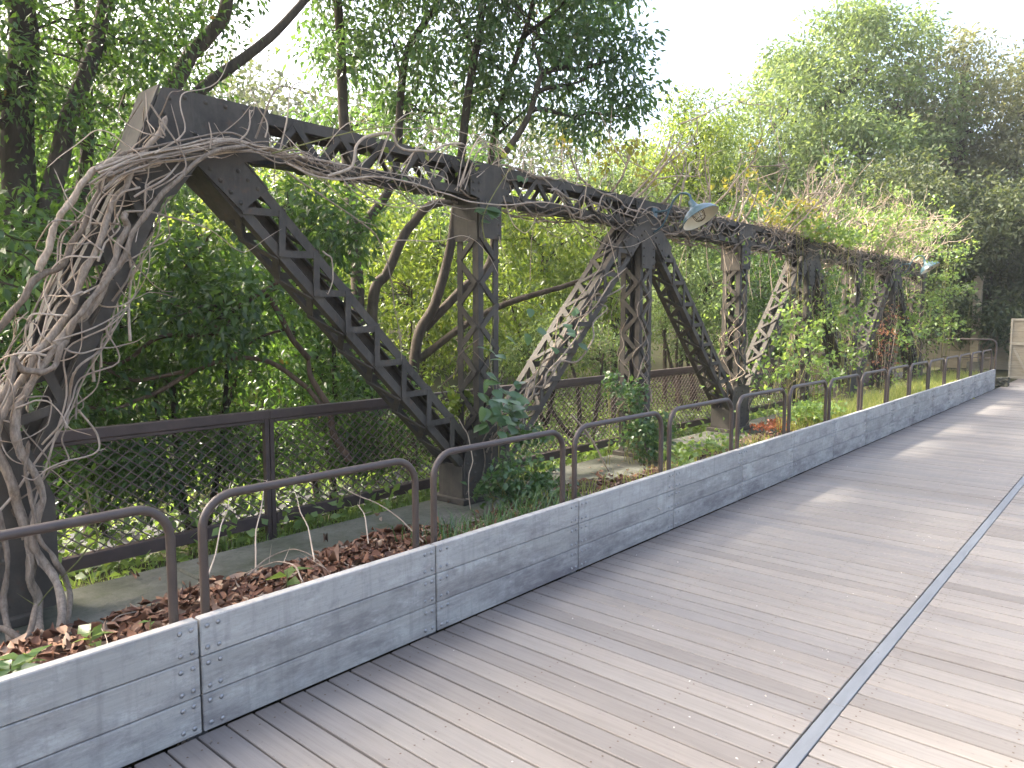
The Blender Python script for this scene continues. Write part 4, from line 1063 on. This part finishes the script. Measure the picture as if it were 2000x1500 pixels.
lo = empty('loose_vine', tuple(at_x(700, 350, -4.2))); tag(lo, 'loose wiry loops of vine sprawling over the chord beside the apex', 'vine')
linv = Matrix.Translation(lo.location).inverted(); t = Tubes()
for i in range(34):
    u0 = rng.uniform(480, 1240); top = np.interp(u0, [480, 1240], [215, 385]); bot = top + np.interp(u0, [480, 1240], [75, 60])
    k = rng.uniform(60, 220); h = rng.uniform(5, 75)*(1 if rng.random() < .7 else -.8); y0 = top if h > 0 else bot
    pts = [(u0, bot - rng.uniform(0, 40), -4.2), (u0 + k*.3, y0 - h*.8 + k*.07, -4.2 + rng.normal(0, .1)), (u0 + k*.65, y0 - h + k*.14, -4.25 + rng.normal(0, .12)), (u0 + k, y0 + k*.22 + rng.normal(0, 25), -4.22)]
    P = vine_path(pts, -4.2, .006); t.add(P, np.linspace(rng.uniform(.003, .0075), .002, len(P)), 5)
    if rng.random() < .6:
        p = P[len(P)//2]; e = p + rng.normal(0, .10, 3) + [0, 0, .06]; t.add(spline([p, (p+e)/2 + rng.normal(0, .02, 3), e], 4), .0022, 4)
q = link('stems', t.mesh('stems'), M['twig']); q.parent = lo; q.matrix_parent_inverse = linv; q['kind'] = 'stuff'
C = np.concatenate([at_x(rng.uniform(700, 1200), rng.uniform(240, 360), -4.2)[None] + rng.normal(0, .05, (7, 3)) for _ in range(9)])
q = make_leaves('leaves', C, rng.normal(0, 1, C.shape), .06, .02, LEAF['lime'], None, True); q.parent = lo; q.matrix_parent_inverse = linv
nb = empty('leafy_branch', gb(-60, 5.4)); tag(nb, 'drooping branch of long green leaves at the left edge of the picture', 'branch')
ninv = Matrix.Translation(nb.location).inverted(); t = Tubes(); CC = []
for pix in ([(-120, 480), (-30, 490), (40, 500), (90, 540)], [(-120, 520), (-20, 545), (50, 575), (85, 620)], [(-120, 420), (-20, 440), (40, 470), (110, 470)]):
    P = wiggle(spline([at_d(u, v, 5.3) for u, v in pix], 6), .01); t.add(P, np.linspace(.009, .003, len(P)), 5); CC.append(P[5:])
P0 = np.concatenate(CC); C = P0[rng.integers(0, len(P0), 90)] + rng.normal(0, .02, (90, 3))
q = link('twigs', t.mesh('twigs'), M['bark']); q.parent = nb; q.matrix_parent_inverse = ninv; q['kind'] = 'stuff'
q = make_leaves('leaves', C, rng.normal(0, .7, C.shape) + [.2, .1, -.6], .12, .022, LEAF['spread'], None, True); q.parent = nb; q.matrix_parent_inverse = ninv
# named tendrils that hang or loop in front of the truss
TEND = [
    ('pale bare vine hanging from the chord in front of the steep diagonal', [(560, 335), (620, 375), (700, 430), (742, 475), (765, 560), (778, 640), (785, 705)], .0075, .003),
    ('thin bare vine reaching from the hanging vine to the first post', [(755, 474), (775, 468), (850, 470), (905, 460), (950, 490), (975, 540)], .0045, .002),
    ('curly pale vine snaking over the top of the chord left of the first post', [(640, 345), (685, 325), (700, 280), (735, 262), (765, 262), (785, 290), (840, 297), (870, 282), (905, 280)], .011, .008),
    ('thin green tendril arching above the chord', [(530, 300), (620, 275), (700, 255), (790, 235), (850, 205), (900, 192), (960, 170)], .005, .002),
    ('long loose vine sagging below the chord between apex and first post', [(560, 320), (640, 350), (740, 345), (830, 365), (900, 388), (980, 400), (1060, 395), (1140, 410)], .008, .005),
    ('bare looping vine in front of the left end of the mesh fence', [(155, 800), (190, 850), (188, 885), (120, 905), (68, 935), (40, 930)], .006, .003),
    ('thin yellowish stem crossing the nearest hoop', [(168, 955), (190, 1040), (175, 1070), (120, 1130), (60, 1200)], .006, .003),
    ('upright bare shoot standing on the apex plate', [(410, 290), (412, 265), (407, 236)], .005, .003),
    ('bent bare shoot rising from the vine bundle over the apex', [(470, 275), (485, 250), (488, 210)], .006, .004),
    ('bare shoot curving up beside the apex plate edge', [(520, 270), (522, 240), (505, 210), (480, 160)], .005, .002),
    ('loop of thin vine hanging in front of the end post top', [(290, 200), (330, 255), (362, 318), (345, 345), (300, 370), (285, 370)], .006, .003),
    ('thin vine dangling beside the second lacing step of the diagonal', [(630, 490), (645, 505), (648, 545), (640, 575)], .006, .003),
    ('pair of bare stems hanging down the riveted post foot', [(895, 820), (915, 850), (922, 900), (915, 950), (920, 1010)], .005, .004),
    ('long bare stem leaning from the second post down to the bed', [(1115, 810), (1150, 850), (1180, 905), (1195, 930)], .010, .008),
]
for lab, pix, r0, r1 in TEND:
    t = Tubes(); P = vine_path(pix, -4.13, .004); t.add(P, np.linspace(r0, r1, len(P)), 6)
    for _ in range(3):
        p = P[rng.integers(len(P)//3, len(P))]; e = p + rng.normal(0, .06, 3) + [0, 0, -.03]
        t.add(np.array([p, (p+e)/2 + rng.normal(0, .01, 3), e]), [.003, .002, .001], 4)
    o = link('bare_vine', t.mesh('bare_vine'), M['twig'] if 'green' not in lab and 'yellow' not in lab else M['green_stem']); tag(o, lab, 'vine', 'bare vines hanging on the truss')

def crawl(t, y0, y1, r0, spread=1.0):
    n_ = max(6, int(abs(y1-y0)/.14))
    ph = rng.uniform(0, 6.28); P = []
    for i in range(n_):
        ph += rng.normal(0, .38)
        rr = 1 + abs(rng.normal(0, .22))*spread
        y = y0 + (y1-y0)*i/(n_-1) + rng.normal(0, .03)
        P.append((TXC + math.cos(ph)*.165*rr, y, 2.69 + math.sin(ph)*.175*rr))
    P = spline(np.array(P), 4); t.add(P, np.linspace(r0, r0*.6, len(P)), 5)
def twig(t, p, d, L, r, depth, tips):
    n_ = 5; P = [np.array(p, float)]; d = unit(np.array(d, float))
    for i in range(n_):
        d = unit(d + rng.normal(0, .16, 3) + [0, 0, .04]); P.append(P[-1] + d*L/n_)
    t.add(np.array(P), np.linspace(r, r*.55, n_+1), 5)
    tips.append((P[-1], d))
    if depth > 0:
        for s_ in range(rng.integers(2, 4)):
            k = rng.integers(2, n_+1)
            twig(t, P[k], unit(d + rng.normal(0, .55, 3)), L*rng.uniform(.45, .75), r*.6, depth-1, tips)
def post_crawl(t, y, z0, z1, r0, n_=None):
    n_ = n_ or int((z1-z0)/.12); ph = rng.uniform(0, 6.28); P = []
    for i in range(n_):
        ph += rng.normal(.1, .45); rr = 1+abs(rng.normal(0, .3))
        P.append((TXC + math.cos(ph)*.17*rr, y + math.sin(ph)*.17*rr, z0+(z1-z0)*i/(n_-1)))
    P = spline(np.array(P), 4); t.add(P, np.linspace(r0, r0*.55, len(P)), 5)
def diag_crawl(t, a, b, off, r0):
    a = np.array(a, float); b = np.array(b, float); n_ = 14
    P = a + (b-a)*np.linspace(0, 1, n_)[:, None] + rng.normal(0, .045, (n_, 3)) + np.array(off)
    P = spline(P, 4); t.add(P, np.linspace(r0, r0*.6, len(P)), 6)

# vines per stretch of the truss
SECT = [('tangled dry vines wrapped round the chord beside the first post', 4.2, 6.2, 16, 6, 0),
        ('tangled dry vines wrapped round the chord beside the nearer lamp', 6.0, 9.3, 34, 16, 8),
        ('dense dry vine tangle on the chord beyond the nearer lamp', 9.0, 12.4, 46, 40, 16),
        ('leafy vine tangle on the chord above the far diagonals', 12.0, 16.0, 46, 34, 34),
        ('sprawling bare branches over the far end of the chord', 15.6, 20.0, 46, 34, 46)]
for i, (lab, y0, y1, nc, ntw, nbig) in enumerate(SECT):
    T = empty('vine_tangle', (TXC, (y0+y1)/2, 2.55)); tag(T, lab, 'vine', 'vine tangles along the top chord')
    inv = Matrix.Translation(T.location).inverted()
    t = Tubes(); tips = []
    for _ in range(nc):
        a = rng.uniform(y0, y1-.8); crawl(t, a, min(y1+.3, a+rng.uniform(.8, 2.6)), rng.uniform(.005, .012), 1.0 if i < 2 else 1.5)
    q = link('stems', t.mesh('stems'), M['vine']); q.parent = T; q.matrix_parent_inverse = inv; q['kind'] = 'stuff'
    t = Tubes()
    for _ in range(ntw):
        p = (TXC + rng.uniform(-.12, .2), rng.uniform(y0, y1), 2.83); twig(t, p, (rng.normal(.2, .5), rng.normal(.1, .5), rng.uniform(.5, 1.2)), rng.uniform(.15, .35), .006, 1, tips)
    for _ in range(int(ntw*.7)):     # hanging threads
        p = np.array((TXC + rng.uniform(-.1, .2), rng.uniform(y0, y1), 2.6)); e = p + [rng.normal(.05, .08), rng.normal(0, .15), -rng.uniform(.2, .8)]
        t.add(spline([p, (p*.6+e*.4)+rng.normal(0, .03, 3), e], 5), .0035, 4)
    big = []
    for _ in range(nbig):
        p = (TXC + rng.uniform(-.1, .2), rng.uniform(y0, y1), 2.84); twig(t, p, (rng.normal(.35, .4), rng.normal(.35, .45), rng.uniform(.5, 1.1)), rng.uniform(.45, .95), .015, 2, big)
    if t.V:
        q = link('twigs', t.mesh('twigs'), M['twig']); q.parent = T; q.matrix_parent_inverse = inv; q['kind'] = 'stuff'
    if i >= 1 and (big or tips):     # leaf sprays on some tips
        sel = [x for x in (tips+big) if rng.random() < (.035 if i < 3 else .12)]
        if sel:
            C = np.concatenate([np.array(p)[None] + rng.normal(0, .07, (26, 3)) for p, d_ in sel]); D = rng.normal(0, 1, C.shape) + [0, 0, .2]
            q = make_leaves('leaf_sprays', C, D, .085, .022, LEAF['yellow' if i in (1, 2) else 'fresh'], None, True); q.parent = T; q.matrix_parent_inverse = inv

PV = [(1, 'dry vine climbing the first upright post', 5, 0), (2, 'dry vine twisting round the post below the nearer lamp', 8, 0), (3, 'vine wrapped round the third upright post', 14, 1), (4, 'leafy vine on the fourth upright post', 18, 2), (5, 'leafy vine smothering the fifth upright post', 20, 2), (6, 'reddish vine smothering the sixth upright post by the farther lamp', 22, 3), (7, 'vine covered last post at the bridge end', 20, 2)]
for k, lab, nv, lv in PV:
    y = NODES[k]; T = empty('post_vine', (TXC, y, 0)); tag(T, lab, 'vine', 'vines climbing the posts')
    inv = Matrix.Translation(T.location).inverted(); t = Tubes()
    for _ in range(nv):
        z0 = rng.uniform(0, 1.2); post_crawl(t, y, z0, z0+rng.uniform(.7, 1.4), rng.uniform(.004, .010))
    q = link('stems', t.mesh('stems'), M['vine']); q.parent = T; q.matrix_parent_inverse = inv; q['kind'] = 'stuff'
    if lv:
        n_ = {1: 160, 2: 560, 3: 480}[lv]
        cc = np.stack([rng.normal(TXC+.15, .26, 40), rng.normal(y, .42, 40), rng.uniform(.1, 2.5, 40)], 1)
        C = cc[rng.integers(0, 40, n_)] + rng.normal(0, .10, (n_, 3)); D = rng.normal(0, 1, C.shape) + [.3, 0, -.2]
        q = make_leaves('leaves', C, D, .075, .023, LEAF['fresh'], None, True); q.parent = T; q.matrix_parent_inverse = inv
        if lv == 3:
            C = np.stack([rng.normal(TXC+.15, .16, 200), rng.normal(y-.35, .28, 200), rng.uniform(.3, 1.9, 200)], 1)
            q = make_leaves('red_leaves', C, rng.normal(0, 1, C.shape), .06, .018, LEAF['red'], None, True); q.parent = T; q.matrix_parent_inverse = inv
# vines running up the second diagonal
T = empty('diagonal_vine', (TXC, NODES[1]+.5, .1)); tag(T, 'bundle of stems climbing the rising diagonal right of the first post', 'vine')
inv = Matrix.Translation(T.location).inverted()
for i in range(6):
    t = Tubes(); diag_crawl(t, (TXF+.05, NODES[1]+.10+rng.normal(0, .03), .35), (TXF+.05, NODES[2]-rng.uniform(.25, .9), rng.uniform(1.6, 2.35)), (0, -.14, .10), rng.uniform(.006, .014))
    q = link('stem', t.mesh('stem'), M['vine']); q.parent = T; q.matrix_parent_inverse = inv

# --- big leaved climber at the first post: every leaf a part
def big_leaf_mesh():
    V = []; F = []
    prof = [(0, .0), (.12, .22), (.3, .36), (.5, .38), (.72, .26), (.88, .11), (1.0, .0)]
    for x, w in prof:
        zc = -0.18*x*x; V += [(x, -w, zc+.10*w*1.2), (x, 0, zc), (x, w, zc+.10*w*1.2)]
    for i in range(len(prof)-1):
        a = i*3; F += [(a, a+1, a+4, a+3), (a+1, a+2, a+5, a+4)]
    V = np.array(V); return np_mesh('leaf', V, np.array(F), np.full(len(V), .5), smooth=True)
BL = big_leaf_mesh(); BL.materials.append(LEAF['climber'])
def big_climber(label, base, spots, size, stems):
    T = empty('broadleaf_climber', base); tag(T, label, 'climbing plant', 'broad leaved climbers on the truss')
    inv = Matrix.Translation(T.location).inverted()
    t = Tubes()
    for s_ in stems: P = wiggle(spline(s_, 6), .008); t.add(P, np.linspace(.006, .003, len(P)), 5)
    q = link('stem', t.mesh('stem'), M['green_stem']); q.parent = T; q.matrix_parent_inverse = inv
    for p in spots:
        q = bpy.data.objects.new('leaf', BL); COL.objects.link(q); q.parent = T
        q.location = Vector(p) - T.location
        s_ = size*random.uniform(.7, 1.2)
        dirv = Vector((random.gauss(.55, .4), random.gauss(0, .8), random.gauss(-.35, .35))).normalized()
        q.rotation_mode = 'QUATERNION'
        up = Vector((random.gauss(.6, .3), random.gauss(0, .3), 1)).normalized()
        yv = up.cross(dirv).normalized(); zv = dirv.cross(yv)
        q.rotation_quaternion = Matrix((dirv, yv, zv)).transposed().to_quaternion()
        q.scale = (s_, s_, s_)
def cloud(u0, u1, v0, v1, X, n_, jx=.10):
    return [at_x(rng.uniform(u0, u1), rng.uniform(v0, v1), X + rng.normal(0, jx)) for _ in range(n_)]
big_climber('broad leaved climber hanging over the foot of the first post', tuple(at_x(960, 990, -3.95)), cloud(932, 1010, 735, 835, -4.03, 38) + cloud(970, 1025, 770, 850, -4.0, 20) + cloud(945, 990, 650, 740, -4.15, 6) + cloud(960, 1010, 880, 950, -3.95, 7), .125, [[at_x(965, 990, -3.95), at_x(975, 900, -4.05), at_x(970, 800, -4.1), at_x(955, 700, -4.18), at_x(960, 620, -4.2)], [at_x(970, 820, -4.1), at_x(1000, 800, -4.05), at_x(1015, 850, -4.0)]])
big_climber('small cluster of broad leaves at the top of the first post', tuple(at_x(945, 440, -4.2)), cloud(925, 975, 400, 435, -4.15, 9, .05) + cloud(985, 1030, 300, 350, -4.2, 5, .05), .12, [[at_x(945, 470, -4.2), at_x(945, 420, -4.18), at_x(985, 350, -4.2), at_x(1025, 300, -4.2)]])
big_climber('broad leaved climber on the rising diagonal', tuple(at_x(1050, 800, -4.15)), cloud(1030, 1130, 590, 680, -4.15, 16, .08), .105, [[at_x(1040, 780, -4.2), at_x(1060, 700, -4.18), at_x(1090, 640, -4.16), at_x(1130, 590, -4.16)]])

def bush(name, label, cat, pts_boxes, n_, ll, lw_, mat, group=None, stemmat=None, upb=1.0):
    """leaves filling several (centre, radius) blobs, with stems from the bed"""
    c0 = np.array(pts_boxes[0][0]); b = (c0[0], c0[1], float(max(bed_z(c0[0], c0[1]), 0.0)))
    T = empty(name, b); tag(T, label, cat, group); inv = Matrix.Translation(Vector(b)).inverted()
    t = Tubes(); CC = []
    w = np.array([np.prod(r) ** (2/3) for _, r in pts_boxes]); w /= w.sum()
    for (c, r), ww in zip(pts_boxes, w):
        m = max(6, int(n_*ww/9)); q, _ = in_lobe(m, c, r, .25); CC.append(q)
        for e in q[:max(2, m//5)]:
            s0 = np.array([c[0]+rng.normal(0, .05), c[1]+rng.normal(0, .08), b[2]]); t.add(wiggle(spline([s0, (s0+e)/2 + rng.normal(0, .04, 3), e], 5), .006), .0035, 4)
    CC = np.concatenate(CC); k = np.repeat(np.arange(len(CC)), 9)
    C = CC[k] + rng.normal(0, ll*.85, (len(k), 3))*[1, 1, .4]; C[:, 2] = np.maximum(C[:, 2], b[2]+.01)
    D = rng.normal(0, .8, C.shape) + [.35, -.1, -.05]
    q = link('stems', t.mesh('stems'), stemmat or M['green_stem']); q.parent = T; q.matrix_parent_inverse = inv; q['kind'] = 'stuff'
    q = make_leaves('leaves', C, D, ll, lw_, mat, None, True, upb); q.parent = T; q.matrix_parent_inverse = inv
    return T
bush('ivy_bush', 'dense green ivy bush at the foot of the first post', 'ivy', [(at_x(1010, 930, -3.75), (.22, .25, .22)), (at_x(1060, 960, -3.6), (.2, .25, .14)), (at_x(970, 960, -3.85), (.15, .15, .16)), (at_x(1030, 850, -3.95), (.12, .2, .15))], 1150, .052, .020, LEAF['ivy'])
bush('ivy_bush', 'green ivy climbing the foot of the post below the nearer lamp', 'ivy', [(at_x(1250, 850, -4.1), (.16, .22, .25)), (at_x(1240, 780, -4.2), (.1, .16, .25)), (at_x(1300, 880, -3.9), (.15, .25, .12)), (at_x(1290, 840, -4.05), (.12, .2, .2)), (at_x(1200, 750, -4.2), (.06, .12, .15))], 1500, .055, .020, LEAF['ivy'])
bush('leafy_sprig', 'yellow green leafy sprig beside the foot of the diagonal', 'sprig', [(at_x(885, 790, -4.6), (.08, .14, .14)), (at_x(910, 780, -4.55), (.05, .08, .1))], 260, .055, .022, LEAF['lime'])
bush('low_plant', 'low green plants in the bed behind the fifth hoop', 'plant', [(at_x(1350, 880, -3.3), (.2, .35, .10)), (at_x(1420, 865, -3.3), (.2, .3, .1)), (at_x(1330, 900, -3.0), (.15, .2, .08))], 420, .06, .02, LEAF['fresh'])
bush('low_plant', 'green plants in the bed behind the seventh hoop', 'plant', [(at_x(1570, 805, -3.4), (.25, .4, .14)), (at_x(1600, 800, -3.2), (.25, .4, .12))], 600, .06, .02, LEAF['fresh'])
bush('leafy_bush', 'fresh green leafy bush in front of the fourth upright post', 'bush', [(at_x(1520, 640, -3.9), (.25, .35, .25)), (at_x(1550, 700, -3.8), (.3, .5, .25)), (at_x(1500, 740, -3.9), (.25, .4, .25)), (at_x(1590, 660, -3.8), (.3, .45, .25)), (at_x(1540, 600, -4.0), (.25, .3, .2)), (at_x(1620, 730, -3.7), (.3, .4, .2))], 620, .08, .026, LEAF['fresh'])
bush('leafy_bush', 'leafy bush in front of the fifth upright post', 'bush', [(at_x(1640, 600, -3.9), (.3, .5, .3)), (at_x(1630, 700, -3.7), (.3, .5, .3)), (at_x(1660, 640, -3.8), (.3, .5, .35))], 330, .08, .025, LEAF['fresh'])
bush('leafy_bush', 'pale leafy bush filling the far end of the bed', 'bush', [(at_x(1800, 600, -3.8), (.35, .7, .4)), (at_x(1840, 560, -3.8), (.4, .8, .4)), (at_x(1850, 640, -3.6), (.4, .8, .35)), (at_x(1790, 660, -3.6), (.35, .6, .3))], 600, .09, .03, LEAF['fresh'])
bush('crown_spray', 'bright green foliage spilling over the chord beyond the lamp', 'foliage', [(at_x(1600, 450, -4.1), (.3, .7, .14)), (at_x(1650, 465, -4.0), (.3, .8, .12)), (at_x(1560, 425, -4.2), (.25, .4, .16))], 700, .08, .028, LEAF['fresh'])
bush('crown_spray', 'yellow foliage tuft standing on the far chord', 'foliage', [(at_x(1565, 405, -4.2), (.18, .3, .16)), (at_x(1770, 440, -4.2), (.15, .35, .12))], 260, .07, .025, LEAF['yellow'])
bush('crown_spray', 'light green leafy mound over the far end of the chord', 'foliage', [(at_x(1800, 480, -4.1), (.4, 1.0, .3)), (at_x(1860, 500, -4.0), (.4, 1.2, .35)), (at_x(1840, 440, -4.1), (.3, .9, .35)), (at_x(1880, 560, -3.9), (.4, 1.2, .3))], 560, .085, .03, LEAF['fresh'])
bush('dry_brush', 'reddish dry brush leaning on the diagonal near the far lamp', 'brush', [(at_x(1735, 640, -4.0), (.2, .4, .4)), (at_x(1720, 690, -3.9), (.2, .4, .25))], 130, .06, .012, LEAF['red'], stemmat=M['twig'])
bush('orange_litter', 'patch of orange fallen leaves on the slab behind the sixth hoop', 'leaves', [(at_x(1500, 832, -3.85), (.22, .3, .03)), (at_x(1530, 825, -3.9), (.2, .3, .03))], 380, .05, .016, mat_leaf('orange_leaf', (.30, .07, .03), (.45, .13, .05), (.5, .22, .08), (.5, .2, .05), .2))

# --- grasses
def grass(name, label, xr, yr, n_, h, mat, lean=.35):
    x = rng.uniform(*xr, n_); y = rng.uniform(*yr, n_)
    z = np.maximum(bed_z(x, y), 0) if xr[0] > -4.4 else ground_z(x, y)
    H = h*rng.uniform(.5, 1.2, n_); a = rng.uniform(0, 6.28, n_); l_ = lean*rng.uniform(.3, 1.3, n_)
    dx, dy = np.cos(a)*l_, np.sin(a)*l_; w = .0045
    P0 = np.stack([x, y, z], 1); P1 = P0 + np.stack([dx*H*.35, dy*H*.35, H*.6], 1); P2 = P0 + np.stack([dx*H*1.1, dy*H*1.1, H*(1-.25*l_)], 1)
    S = np.stack([-np.sin(a+.5)*w, np.cos(a+.5)*w, np.zeros(n_)], 1)
    V = np.stack([P0-S, P0+S, P1-S*.8, P1+S*.8, P2], 1).reshape(-1, 3); o_ = np.arange(n_)[:, None]*5
    F = np.concatenate([o_+[0, 1, 3], o_+[0, 3, 2], o_+[2, 3, 4]])
    o = link(name, np_mesh(name, V, F, np.repeat(rng.random(n_), 5)), mat); tag(o, label, 'grass', kind='stuff')
grass('bed_grass', 'grass tuft growing behind the third planter panel', (-3.6, -2.75), (3.0, 4.3), 520, .20, LEAF['ivy'], .7)
grass('bed_grass', 'sparse grass in the bed in front of the posts', (-3.7, -2.72), (4.3, 8.5), 700, .14, LEAF['grass'], .6)
grass('bed_grass', 'tall pale green grass in the far half of the bed', (-3.7, -2.72), (9.5, 19.2), 5200, .34, LEAF['grass'], .45)
grass('verge_grass', 'bright strap leaved grass below the fence', (-5.6, -4.75), (2.6, 5.2), 900, .20, LEAF['fresh'], .5)
grass('verge_grass', 'grass growing along the foot of the fence', (-5.6, -4.7), (0.0, 14.0), 2200, .14, LEAF['fresh'], .6)

# --- seedlings and dry stems in the leaf litter
def seedling(label, u, v, size, mat, n_=6):
    d = _ray(u, v); z = .2; t_ = (z-CAMH)/d[2]; p = np.array([0, 0, CAMH]) + d*t_; p[2] = float(bed_z(p[0], p[1]))
    T = empty('seedling', tuple(p)); tag(T, label, 'seedling', 'seedlings in the planter')
    t = Tubes(); t.add(spline([(0, 0, -.02), (.005, .005, .06), (0, .01, .13)], 4), .003, 5); q = link('stem', t.mesh('stem'), M['green_stem']); q.parent = T
    a = np.arange(n_)*2.4
    for i in range(n_):
        C = np.array([[0, .01, .065+.06*i/n_]]); D = np.array([[math.cos(a[i]), math.sin(a[i]), .25]])
        V, F, r = leaf_arrays(C, D, size, size*.24, True, 2.0); q = link('leaf', np_mesh('leaf', V, F, r), mat); q.parent = T
seedling('bright green narrow leaved seedling in the dead leaves by the end post', 172, 1235, .11, LEAF['fresh'], 6)
seedling('small round leaved seedling behind the nearest planter panel', 290, 1222, .05, LEAF['fresh'], 3)
seedling('broad leaved green seedling behind the second planter panel', 558, 1140, .12, LEAF['fresh'], 4)
seedling('leafy green weed at the lower left behind the planter wall', 40, 1290, .10, LEAF['fresh'], 9)
seedling('bushy weed beside the thick vine roots', 15, 1310, .10, LEAF['ivy'], 8)
DS = [('long pale dry stem arching over the dead leaves left of the second hoop', [(392, 1175, -3.1), (418, 1080, -3.3), (440, 990, -3.5), (452, 940, -3.6)]),
      ('dry stem rising beside the middle of the second hoop', [(500, 1115, -3.2), (502, 1040, -3.3), (515, 970, -3.5), (522, 935, -3.6)]),
      ('bent dry stem leaning right behind the second hoop', [(612, 1095, -3.1), (600, 1030, -3.3), (582, 975, -3.4), (575, 920, -3.5)]),
      ('long dry stem arching down to the right hand leg of the second hoop', [(828, 1060, -3.0), (770, 1005, -3.2), (690, 965, -3.5), (650, 925, -3.7)]),
      ('arched dry stem lying over the dead leaves', [(480, 1125, -3.1), (540, 1080, -3.3), (590, 1075, -3.2), (640, 1115, -3.0)]),
      ('dry stem leaning in front of the concrete footing', [(715, 1060, -3.2), (712, 1010, -3.3), (700, 985, -3.4)]),
      ('short dry stem crossing the litter near the seedling', [(590, 1138, -2.9), (575, 1105, -3.0), (540, 1098, -3.2), (470, 1120, -3.4)])]
for lab, pix in DS:
    t = Tubes(); P = vine_path(pix, -3.3, .006); t.add(P, np.linspace(.0045, .002, len(P)), 5)
    for _ in range(2):
        p = P[rng.integers(len(P)//2, len(P))]; e = p + rng.normal(0, .05, 3) + [0, 0, .03]; t.add(np.array([p, (p+e)/2, e]), [.002, .0015, .001], 4)
    o = link('dry_weed', t.mesh('dry_weed'), M['twig']); tag(o, lab, 'dry weed', 'dry weeds in the planter')

# ------------------------------------------------------------------ air
mb = MB(); mb.box((-420, -420, -2.2), (420, 620, 21))
hz, nt = new_mat('haze')
pv = nd(nt, 'ShaderNodeVolumePrincipled', Color=(.93, .96, 1, 1), Density=0.0009, Anisotropy=0.35)
oo = nd(nt, 'ShaderNodeOutputMaterial'); nt.links.new(pv.outputs[0], oo.inputs['Volume'])
o = link('haze', mb.mesh('haze'), hz); tag(o, 'thin bright haze in the air', 'haze', kind='stuff')
scene.cycles.volume_bounces = 1
